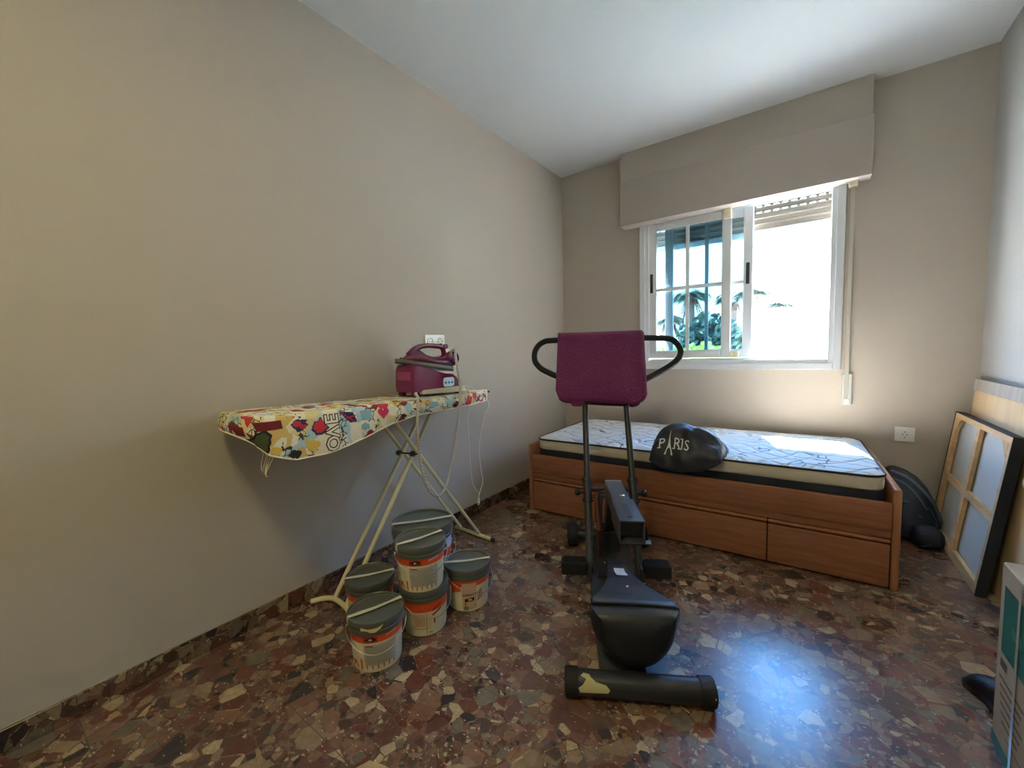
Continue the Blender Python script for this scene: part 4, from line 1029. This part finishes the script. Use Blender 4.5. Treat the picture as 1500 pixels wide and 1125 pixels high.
    if drip:
        bl = bm_()
        for pg in ([(-.055, hgt-.012), (-.045, hgt-.014), (-.03, hgt-.018), (.0, hgt-.016), (.022, hgt-.009), (.012, hgt-.022), (-.005, hgt-.031), (-.02, hgt-.031), (-.035, hgt-.024), (-.055, hgt-.024)],): poly(bl, pg)
        bmesh.ops.triangulate(bl, faces=bl.faces)
        def fn(a_, zz): th = th0+a_/rim; return Vector((x+(rim+.001)*math.cos(th), y+(rim+.001)*math.sin(th), z+zz))
        map_decal(bl, fn, .01); obj('paint_drip', bl, M['yell'], ld)
    if bail is not None:
        # wire handle hanging down in front; two pivots
        a = th0+math.radians(bail); b = bm_(); pts = []
        for i in range(25):
            t_ = PI*i/24.; ang = a-PI/2+t_
            r = rim+.004+.006*math.sin(t_); pts.append(Vector((r*math.cos(ang), r*math.sin(ang), (zl-.002)-(.060*k if style != 'big' else .08)*max(0, math.sin(t_))**1.5)))
        tube(b, pts, .0016, 8)
        for p in (pts[0], pts[-1]): tube(b, [p*1., Vector((p.x*.93, p.y*.93, p.z))], .005, 10)
        b.transform(Mx); obj('bail_handle', b, M['wire'], t, True)
    return t
bucket(.572, -2.508, 0, 1, .100, .084, .190, 'front paint bucket on the floor, cream paint drip on its dark lid', 'text', 72, 0, True)
bucket(.580, -2.285, 0, 1, .100, .084, .190, 'paint bucket carrying another bucket on its lid', 'side', None, 25)
bucket(.583, -2.296, .181, 1, .100, .084, .190, 'paint bucket stacked on top of another bucket', 'text', 74, 10)
bucket(.622, -2.070, 0, 1, .103, .086, .188, 'small paint bucket at the right edge of the group', 'front', 46, 40)
bucket(.350, -2.378, 0, 1, .100, .084, .185, 'small paint bucket half hidden beside the ironing board leg', 'text', 56, None)
bucket(.374, -2.100, 0, 1, .142, .118, .325, 'large paint bucket behind the stacked pair near the wall', 'big', 53, 60, lidh=.06)

# ------------------------------------------------------------------ right side: backpack, canvas, panel, cartons, shoe
bp_ = thing('backpack', 'dark navy backpack slumped on the floor between bed and canvas', 'backpack', (2.32, -.22, 0))
def ell(w, d, n, cx, cy, z, pw=2.6):
    o = []
    for k in range(n):
        a = 2*PI*k/n; ca, sa = math.cos(a), math.sin(a)
        o.append((cx+w*math.copysign(abs(ca)**(2/pw), ca), cy+d*math.copysign(abs(sa)**(2/pw), sa), z))
    return o
b = bm_(); rings = []
for z, w, d, cx, cy in ((.004, .135, .10, 2.315, -.20), (.03, .150, .12, 2.315, -.20), (.12, .148, .115, 2.312, -.185), (.2, .138, .10, 2.305, -.165), (.27, .118, .08, 2.295, -.145), (.32, .09, .062, 2.28, -.125), (.35, .055, .04, 2.262, -.11), (.362, .02, .018, 2.25, -.10)):
    rg = ell(w*.84, d, 30, cx+.002, cy, z)
    rings.append([(p[0]+.006*noise.noise(Vector(p)*14), p[1]+.008*noise.noise(Vector(p)*11), p[2]) for p in rg])
loft(b, rings); pk = obj('pack_body', b, M['packcloth'], bp_, True)
b = bm_(); tube(b, catmull([(2.235, -.175, .352), (2.30, -.20, .330), (2.365, -.225, .27), (2.41, -.25, .20), (2.435, -.26, .12)], 7), .009, 8, flat=.6); tube(b, catmull([(2.21, -.195, .325), (2.28, -.235, .305), (2.335, -.262, .25), (2.375, -.285, .18)], 7), .006, 8, flat=.6); obj('zip_trim', b, M['packtrim'], bp_, True)
b = bm_(); rings = []
for z, w, d in ((.004, .055, .05), (.03, .064, .058), (.07, .062, .055), (.095, .05, .045), (.108, .02, .02)): rings.append([(p[0]+.005*noise.noise(Vector(p)*16), p[1], p[2]) for p in ell(w, d, 24, 2.372, -.335, z)])
loft(b, rings); obj('front_pocket', b, M['packcloth'], bp_, True)
b = bm_(); tube(b, catmull([(2.38, -.30, .20), (2.405, -.335, .14), (2.40, -.36, .08), (2.38, -.39, .03), (2.34, -.40, .012)], 6), .007, 8, flat=.5); obj('shoulder_strap', b, M['packcloth'], bp_, True)
b = bm_(); box(b, (2.27, -.300, .215), (.055, .008, .010), bev=.002); obj('strap_buckle', b, M['packtrim'], bp_)
b = bm_(); tube(b, [(2.335, -.325, .155), (2.348, -.33, .145)], .004, 8); obj('zip_pull', b, M['packtrim'], bp_)

def lean(x0, x1, h):
    """matrix: local (y along wall, s up the face, n towards the wall) -> world for a board leaning on the right wall"""
    return math.atan2(x1-x0, h)
cvs = thing('stretched_canvas', 'back of a stretched canvas with pine bars and black edge leaning by the boxes', 'canvas', (2.45, -.44, 0))
x0c, x1c, hc = 2.432, 2.512, .694
ln = math.hypot(x1c-x0c, hc); sd_ = Vector(((x1c-x0c)/ln, 0, hc/ln)); nd = Vector((hc/ln, 0, -(x1c-x0c)/ln))
def cp_(y, s, n): return Vector((x0c, y, .003))+sd_*s+nd*(n-0)
def cbox(b, y0, y1, s0, s1, n0, n1):
    loft(b, [[cp_(y0, s0, n0), cp_(y1, s0, n0), cp_(y1, s0, n1), cp_(y0, s0, n1)], [cp_(y0, s1, n0), cp_(y1, s1, n0), cp_(y1, s1, n1), cp_(y0, s1, n1)]])
Y0, Y1 = -.835, -.045; TH = .036
fr_ = .045
for nme, a in (('stretcher_bar', (Y0, Y0+fr_-.012, 0, ln)), ('stretcher_bar', (Y1-fr_, Y1, 0, ln)), ('stretcher_bar', (Y0+fr_-.012, Y1-fr_, 0, fr_)), ('stretcher_bar', (Y0+fr_-.012, Y1-fr_, ln-fr_*.6, ln)), ('cross_brace', (-.455, -.415, fr_, ln-fr_*.6)), ('cross_brace', (Y0+fr_-.012, -.456, .325, .36)), ('cross_brace', (-.414, Y1-fr_, .325, .36))):
    b = bm_(); cbox(b, a[0], a[1], a[2], a[3], .002, .018 if 'cross' in nme else .020); obj(nme, b, M['pine'], cvs)
for sg_ in (0, 1):
    b = bm_(); yy = Y1-fr_ if sg_ else Y0+fr_-.012; s_ = ln-fr_*.6; d_ = -.07 if sg_ else .07
    loft(b, [[cp_(yy, s_, .001), cp_(yy+d_, s_, .001), cp_(yy, s_-.07, .001)], [cp_(yy, s_, .018), cp_(yy+d_, s_, .018), cp_(yy, s_-.07, .018)]]); obj('corner_block', b, M['pine'], cvs)
b = bm_(); cbox(b, Y0, Y1, .0, ln, .024, .028); obj('canvas_cloth', b, M['canvas'], cvs)
b = bm_(); cbox(b, Y0-.006, Y0, -.002, ln+.004, 0, TH); cbox(b, Y1, Y1+.006, -.002, ln+.004, 0, TH); cbox(b, Y0, Y1, ln, ln+.005, 0, TH); cbox(b, Y0-.004, Y1+.004, .0, ln, TH-.004, TH); obj('black_edge', b, M['black_cloth'], cvs)

pn = thing('framed_panel', 'tall plywood panel with grey top rail leaning on the right wall', 'panel', (2.53, -.8, 0))
x0p, x1p, hp_ = 2.505, 2.578, .885; lp = math.hypot(x1p-x0p, hp_); sp_ = Vector(((x1p-x0p)/lp, 0, hp_/lp)); np_ = Vector((hp_/lp, 0, -(x1p-x0p)/lp))
def pbox(b, y0, y1, s0, s1, n0, n1):
    q = lambda y, s, n: Vector((x0p, y, .002))+sp_*s+np_*n
    loft(b, [[q(y0, s0, n0), q(y1, s0, n0), q(y1, s0, n1), q(y0, s0, n1)], [q(y0, s1, n0), q(y1, s1, n0), q(y1, s1, n1), q(y0, s1, n1)]])
b = bm_(); pbox(b, -1.62, -.075, 0, lp-.062, .0, .010); obj('plywood_face', b, M['ply'], pn)
b = bm_(); pbox(b, -1.62, -.06, lp-.060, lp, -.004, .018); obj('top_rail', b, M['greyrail'], pn)
b = bm_(); pbox(b, -.074, -.06, 0, lp-.061, -.002, .016); obj('edge_strip', b, M['greyrail'], pn)

ct = thing('cardboard_carton', 'large brown carton with green print in the right foreground', 'carton', (2.40, -2.15, 0), 0, None)
CX = 2.262; CY1 = -1.74; CY0 = -2.50; CXr = 2.560; CH = .508
b = bm_(); box(b, ((CX+CXr)/2, (CY0+CY1)/2, CH/2), (CXr-CX, CY1-CY0, CH), bev=.004, seg=1); obj('carton_body', b, M['card'], ct)
def cdec(polys, name, m, par, X, lift=.001):
    b = bm_()
    for pg in polys: poly(b, pg)
    bmesh.ops.triangulate(b, faces=b.faces); map_decal(b, lambda y, z: Vector((X-lift, y, z))); return obj(name, b, m, par)
def Rc(y0, z0, y1, z1): return [(y0, z0), (y1, z0), (y1, z1), (y0, z1)]
cdec([Rc(CY1-.03, .275, CY1-.70, .455)], 'green_panel', M['green'], ct, CX)
cdec([Rc(CY1-.09-.09*i, .345+.02*math.sin(i), CY1-.15-.09*i, .372+.02*math.sin(i)) for i in range(5)], 'pale_panel_print', M['green2'], ct, CX, .0018)
pr_ = [Rc(CY1-.03, .235, CY1-.075, .258)]
for i in range(6): pr_.append(Rc(CY1-.03-.006*i, .205-.022*i, CY1-.18+.01*(i % 3), .212-.022*i))
for i in range(5): pr_.append(Rc(CY1-.20, .225-.024*i, CY1-.44+.02*(i % 2), .234-.024*i))
pr_.append(Rc(CY1-.09, .070, CY1-.6, .074))
cdec(pr_, 'dark_print', M['cardprint'], ct, CX)
cdec([Rc(CY1-.002, .0, CY1-.6, .034)], 'green_base_stripe', M['green'], ct, CX)
cdec([Rc(CY1-.118, .0, CY1-.132, CH-.002)], 'pale_strap', M['parcel_tape'], ct, CX, .0022)
b = bm_(); box(b, ((CX+CXr)/2, CY1-.125, CH+.0008), (CXr-CX-.004, .05, .001)); obj('parcel_tape', b, M['parcel_tape'], ct)

cw = thing('pale_carton', 'pale carton with green base stripe on top of the brown carton', 'carton', (2.44, -1.85, CH))
PX = 2.325; PY1 = -1.575; b = bm_()
r0 = [(PX-.012, -2.2, CH+.002), (2.56, -2.2, CH+.002), (2.56, PY1-.03, CH+.002), (PX-.012, PY1-.03, CH+.002)]
loft(b, [[(PX-.015, -2.15, CH+.002), (2.545, -2.15, CH+.002), (2.545, PY1-.17, CH+.002), (PX-.015, PY1-.17, CH+.002)],
         [(PX+.0, -2.15, .62), (2.548, -2.15, .62), (2.548, PY1-.14, .62), (PX+.0, PY1-.14, .62)],
         [(PX+.01, -2.15, .742), (2.55, -2.15, .742), (2.55, PY1-.10, .742), (PX+.01, PY1-.10, .742)]])
bmesh.ops.bevel(b, geom=b.edges[:], offset=.006, segments=2, affect='EDGES'); auto(obj('carton_body', b, M['card_w'], cw))
def pface(y, z):  # room-facing side follows the slight lean
    t = (z-CH)/(.742-CH); x = PX-.015+(.015*min(1, t/.48)+.01*max(0, (t-.48)/.52)); return Vector((x-.0022, y, z))
def pdec(polys, name, m):
    b = bm_()
    for pg in polys: poly(b, pg)
    bmesh.ops.triangulate(b, faces=b.faces); map_decal(b, pface, .02); return obj(name, b, m, cw)
pdec([Rc(PY1-.20, CH+.012, -2.1, CH+.058)], 'green_stripe', M['green'])
pdec([Rc(PY1-.19, CH+.09, PY1-.20, .72), Rc(PY1-.23, CH+.07, PY1-.238, .72), Rc(PY1-.30, CH+.10, PY1-.5, CH+.104), Rc(PY1-.30, CH+.13, PY1-.5, CH+.134), Rc(PY1-.26, .56, PY1-.31, .72)], 'grey_print', M['txt_grey'])
b = bm_(); tube(b, catmull([(PX+.006, PY1-.112, .735), (PX-.010, PY1-.098, .728), (PX-.016, PY1-.092, .708), (PX-.010, PY1-.098, .690), (PX+.004, PY1-.112, .684)], 6), .003, 8); obj('rope_loop', b, M['cord_w'], cw, True)
b = bm_(); tube(b, catmull([(PX+.02, PY1-.12, .745), (PX+.07, PY1-.14, .752), (PX+.14, PY1-.17, .748)], 6), .003, 8); obj('top_string', b, M['cord_w'], cw, True)

sho = thing('black_shoe', 'black shoe on the floor beside the brown carton', 'shoe', (2.225, -1.93, 0))
SMx = Matrix.Translation((2.235, -1.55, 0)) @ Matrix.Rotation(math.radians(-4), 4, 'Z')
sho.location = (2.318, -1.588, 0); WM[sho.name] = Matrix.Translation((2.318, -1.588, 0))
def shoe(b, z0, z1, f=1.):
    prof = [(-.135, .030), (-.12, .036), (-.06, .034), (0, .030), (.05, .040), (.09, .046), (.12, .040), (.138, .022)]
    lo = [(x, y, z0) for y, x in prof]+[(-x, y, z0) for y, x in prof[::-1]]
    hi = [(x*f, y*f, z1) for y, x in prof]+[(-x*f, y*f, z1) for y, x in prof[::-1]]
    loft(b, [lo, hi])
b = bm_(); shoe(b, 0, .016); b.transform(Matrix.Translation((2.318, -1.588, 0)) @ Matrix.Rotation(math.radians(14), 4, 'Z') @ Matrix.Scale(.72, 4, (0, 1, 0)) @ Matrix.Scale(1.15, 4, (1, 0, 0))); obj('shoe_sole', b, M['shoesole'], sho)
b = bm_(); rings = []
for y, w, h in ((-.132, .02, .05), (-.12, .032, .075), (-.08, .036, .085), (-.03, .034, .078), (.02, .034, .066), (.06, .042, .058), (.10, .042, .05), (.125, .03, .038), (.136, .012, .025)):
    rings.append([(w*math.cos(a)*(1 if math.sin(a) > 0 else 1), y, .015+max(0, math.sin(a))*(h-.015)*1.0+min(0, math.sin(a))*.004) for a in [2*PI*k/20 for k in range(20)]])
loft(b, rings); b.transform(Matrix.Translation((2.318, -1.588, 0)) @ Matrix.Rotation(math.radians(14), 4, 'Z') @ Matrix.Scale(.72, 4, (0, 1, 0)) @ Matrix.Scale(1.15, 4, (1, 0, 0))); obj('shoe_upper', b, M['shoe'], sho, True)

# ------------------------------------------------------------------ outside
GZ = -3.4
b = bm_(); box(b, (0, 45, GZ-.1), (160, 90, .2)); obj('ground', b, M['ground'], kind='structure')
def frond(b, root, yaw, length, rise, droop, n=11, w=.34):
    d = Vector((math.cos(yaw), math.sin(yaw), 0)); s = Vector((-d.y, d.x, 0)); P = []
    for k in range(n+1):
        t = k/n; P.append(Vector(root)+d*length*t+Vector((0, 0, rise*t-droop*t*t)))
    tube(b, P, [.03*(1-.8*k/n) for k in range(n+1)], 4)
    for k in range(2, n+1):
        for sg_ in (-1, 1):
            for q in (0, .5):
                p = P[k-1].lerp(P[k], q); wl = w*math.sin(PI*min(1, (k+q)/n*.85+.12))+.08
                tip = p+s*sg_*wl+d*wl*.7-Vector((0, 0, wl*.55)); u = d*.035
                f = [b.verts.new(p-u), b.verts.new(p+u), b.verts.new(tip)]; b.faces.new(f)
def palm(x, y, h, r, seed, label):
    random.seed(seed); base = (x, y, GZ)
    t = thing('palm_tree', label, 'palm tree', base, 0, 'palm trees beyond the window')
    top = Vector((x+random.uniform(-.3, .3), y, GZ+h)); b = bm_()
    tube(b, catmull([base, (x*.7+top.x*.3, y, GZ+h*.4), top], 8), [.26]*17, 10)
    obj('palm_trunk', b, M['trunk'], t, True)
    b = bm_()
    for k in range(26):
        a = random.uniform(0, 2*PI); frond(b, top-Vector((0, 0, .1)), a, random.uniform(.5, .8)*r, -.2, random.uniform(1.2, 2.2)*r, 7, .16)
    obj('dry_skirt', b, M['palm_dry'], t)
    b = bm_()
    for k in range(44):
        a = 2*PI*k/44*3.7; rs = random.uniform(-.1, 1.2); frond(b, top, a, random.uniform(.8, 1.1)*r, rs*r, (rs*.8+.5)*r, 11, .42)
    obj('palm_crown', b, M['palm'], t)
pl_lbl = ['palm seen through the left pane, furthest left of the palms', 'tall palm seen through the middle panes of the left sash', 'palm between the two sashes, seen past the centre stile', 'palm whose fronds show right of the centre handle', 'smaller palm just left of the white building']
for i, (x, y, h, r) in enumerate(((-6.2, 27, 6.6, 1.15), (-4.35, 25, 7.9, 1.3), (-2.2, 28, 7.9, 1.2), (-.62, 25, 7.7, 1.3), (-.1, 28, 7.1, 1.1))): palm(x, y, h, r, 11+i, pl_lbl[i])
def bush(x, y, z, rx, ry, rz, n, seed, m, name, label, cat, grp, leaf=.16):
    random.seed(seed); t = thing(name, label, cat, (x, y, GZ), 0, grp)
    b = bm_(); box(b, (x, y, (GZ+z)/2), (.16, .16, z-GZ)); obj('stem', b, M['trunk'], t)
    b = bm_()
    for k in range(n):
        v = Vector((random.gauss(0, 1), random.gauss(0, 1), random.gauss(0, 1))).normalized()*random.uniform(.55, 1)
        lump = 1+.25*noise.noise(v*2.3+Vector((seed, 0, 0)))
        p = Vector((x+v.x*rx*lump, y+v.y*ry*lump, z+v.z*rz*lump)); n_ = Vector((random.uniform(-1, 1), random.uniform(-1, 1), random.uniform(-.3, 1))).normalized()
        u = n_.orthogonal().normalized()*leaf; w_ = n_.cross(u).normalized()*leaf*.55
        b.faces.new([b.verts.new(p-u), b.verts.new(p+w_), b.verts.new(p+u), b.verts.new(p-w_)])
    obj('foliage', b, m, t)
bl_ = ['light green bush, leftmost beyond the window', 'light green bush below the left palm', 'yellow-green bush low in the middle panes', 'bright green bush low beside the centre stile']
for i, (x, y, z, r, m) in enumerate(((-5.6, 18.2, -.1, 1.5, 'leaf_y'), (-3.2, 14.9, -.2, 1.3, 'leaf'), (-2.3, 17.8, -.1, 1.3, 'leaf_y'), (-.45, 14.6, -.3, 1.0, 'leaf_y'))):
    bush(x, y, z, r, r*.9, r*1.05, 2400, 31+i, M[m], 'garden_bush', bl_[i], 'bush', 'bushes beyond the window')
bush(-2.6, 22, 1.1, 1.9, 1.4, 1.9, 3200, 41, M['palm'], 'leafy_tree', 'dark leafy tree between the palms beyond the window', 'tree', None, .2)
hb_ = thing('neighbour_building', 'flat-roofed white building with terracotta coping beyond the right pane', 'building', (5.2, 21, GZ))
b = bm_(); box(b, (6.2, 20.6, (GZ+2.68)/2), (12.6, 3.2, 2.68-GZ)); obj('building_wall', b, M['facade'], hb_)
b = bm_(); box(b, (6.2, 20.6, 2.73), (12.8, 3.4, .10), bev=.01, seg=1); obj('roof_coping', b, M['roof_t'], hb_)
for x in (2.2, 5.4, 8.6): b = bm_(); box(b, (x, 18.98, .4), (1.1, .06, 1.2)); obj('closed_shutter', b, M['alu_out'], hb_)

def merge(parent, kids):
    me = parent.data; bm = bmesh.new(); bm.from_mesh(me); base = [m for m in me.materials]
    for k in kids:
        n0 = len(bm.faces); bm.from_mesh(k.data); bm.faces.ensure_lookup_table()
        m = k.data.materials[0]
        if m not in base: base.append(m); me.materials.append(m)
        i = base.index(m)
        for f in bm.faces[n0:]: f.material_index = i
    bm.to_mesh(me); bm.free()
    for k in kids: d = k.data; bpy.data.objects.remove(k); bpy.data.meshes.remove(d)
merge(cv, [c for c in list(cv.children)])
for t in [o for o in C.objects if o.name.startswith('paint_bucket')]:
    body = [c for c in t.children if c.name.startswith('bucket_body')][0]
    rest = [c for c in t.children if not c.name.startswith(('bucket_body', 'lid', 'bail'))]
    lb = [c for c in rest if c.name.startswith('label_band')][0]; rest.remove(lb); lb.name = 'printed_label'; merge(lb, rest)
for t in (ct, cw):
    body = [c for c in t.children if c.name.startswith('carton_body')][0]
    merge(body, [c for c in t.children if c is not body and not c.name.startswith(('parcel', 'rope', 'top_string', 'pale_strap'))])

# ------------------------------------------------------------------ light
wd = bpy.data.worlds.new('sky'); bpy.context.scene.world = wd; wd.use_nodes = True; N = wd.node_tree.nodes; L = wd.node_tree.links
bgd = N['Background']; tc = N.new('ShaderNodeTexCoord'); sx = N.new('ShaderNodeSeparateXYZ'); L.new(tc.outputs['Generated'], sx.inputs[0])
cr = ramp(N, [(.0, (.20, .20, .19)), (.49, (.22, .22, .21)), (.51, (.29, .30, .31)), (.60, (.25, .275, .30)), (.68, (.17, .29, .48)), (.73, (.062, .19, .45)), (.86, (.062, .19, .42)), (1., (.1, .25, .5))], False)
mr = N.new('ShaderNodeMapRange'); mr.inputs[1].default_value = -1; mr.inputs[2].default_value = 1; L.new(sx.outputs['Z'], mr.inputs[0]); L.new(mr.outputs[0], cr.inputs[0])
L.new(cr.outputs[0], bgd.inputs['Color']); bgd.inputs['Strength'].default_value = 22
sl_ = bpy.data.lights.new('sun', 'SUN'); sl_.energy = 75; sl_.angle = math.radians(.8); sl_.color = (1, .96, .90)
so = bpy.data.objects.new('sun', sl_); C.objects.link(so); dsun = Vector((.30, -1, -1.85)).normalized()
so.rotation_euler = dsun.to_track_quat('-Z', 'Y').to_euler()
# warm fill lamp and its housing, added unseen behind the camera
al = bpy.data.lights.new('fill_lamp', 'AREA'); al.shape = 'DISK'; al.size = .4; al.energy = 5.6; al.color = (1, .88, .45)
ao = bpy.data.objects.new('fill_lamp', al); C.objects.link(ao); ao.location = (1.35, -3.6, H-.05)
b = bm_(); lathe(b, [(.0, 0), (.21, 0), (.215, .02), (.20, .045), (0, .045)], 36, (1.35, -3.6, H-.046)); o = obj('fill_lamp_housing', b, M['plastic_w']); tag(o, 'flat round housing added for the unseen fill lamp', 'fill lamp housing'); rebase(o)

sc = bpy.context.scene
sc.view_settings.view_transform = 'Standard'; sc.view_settings.look = 'None'; sc.view_settings.gamma = 1.0; sc.view_settings.exposure = 1.82
sc.view_settings.use_curve_mapping = False
sc.cycles.max_bounces = 10; sc.cycles.diffuse_bounces = 6; sc.cycles.transparent_max_bounces = 12
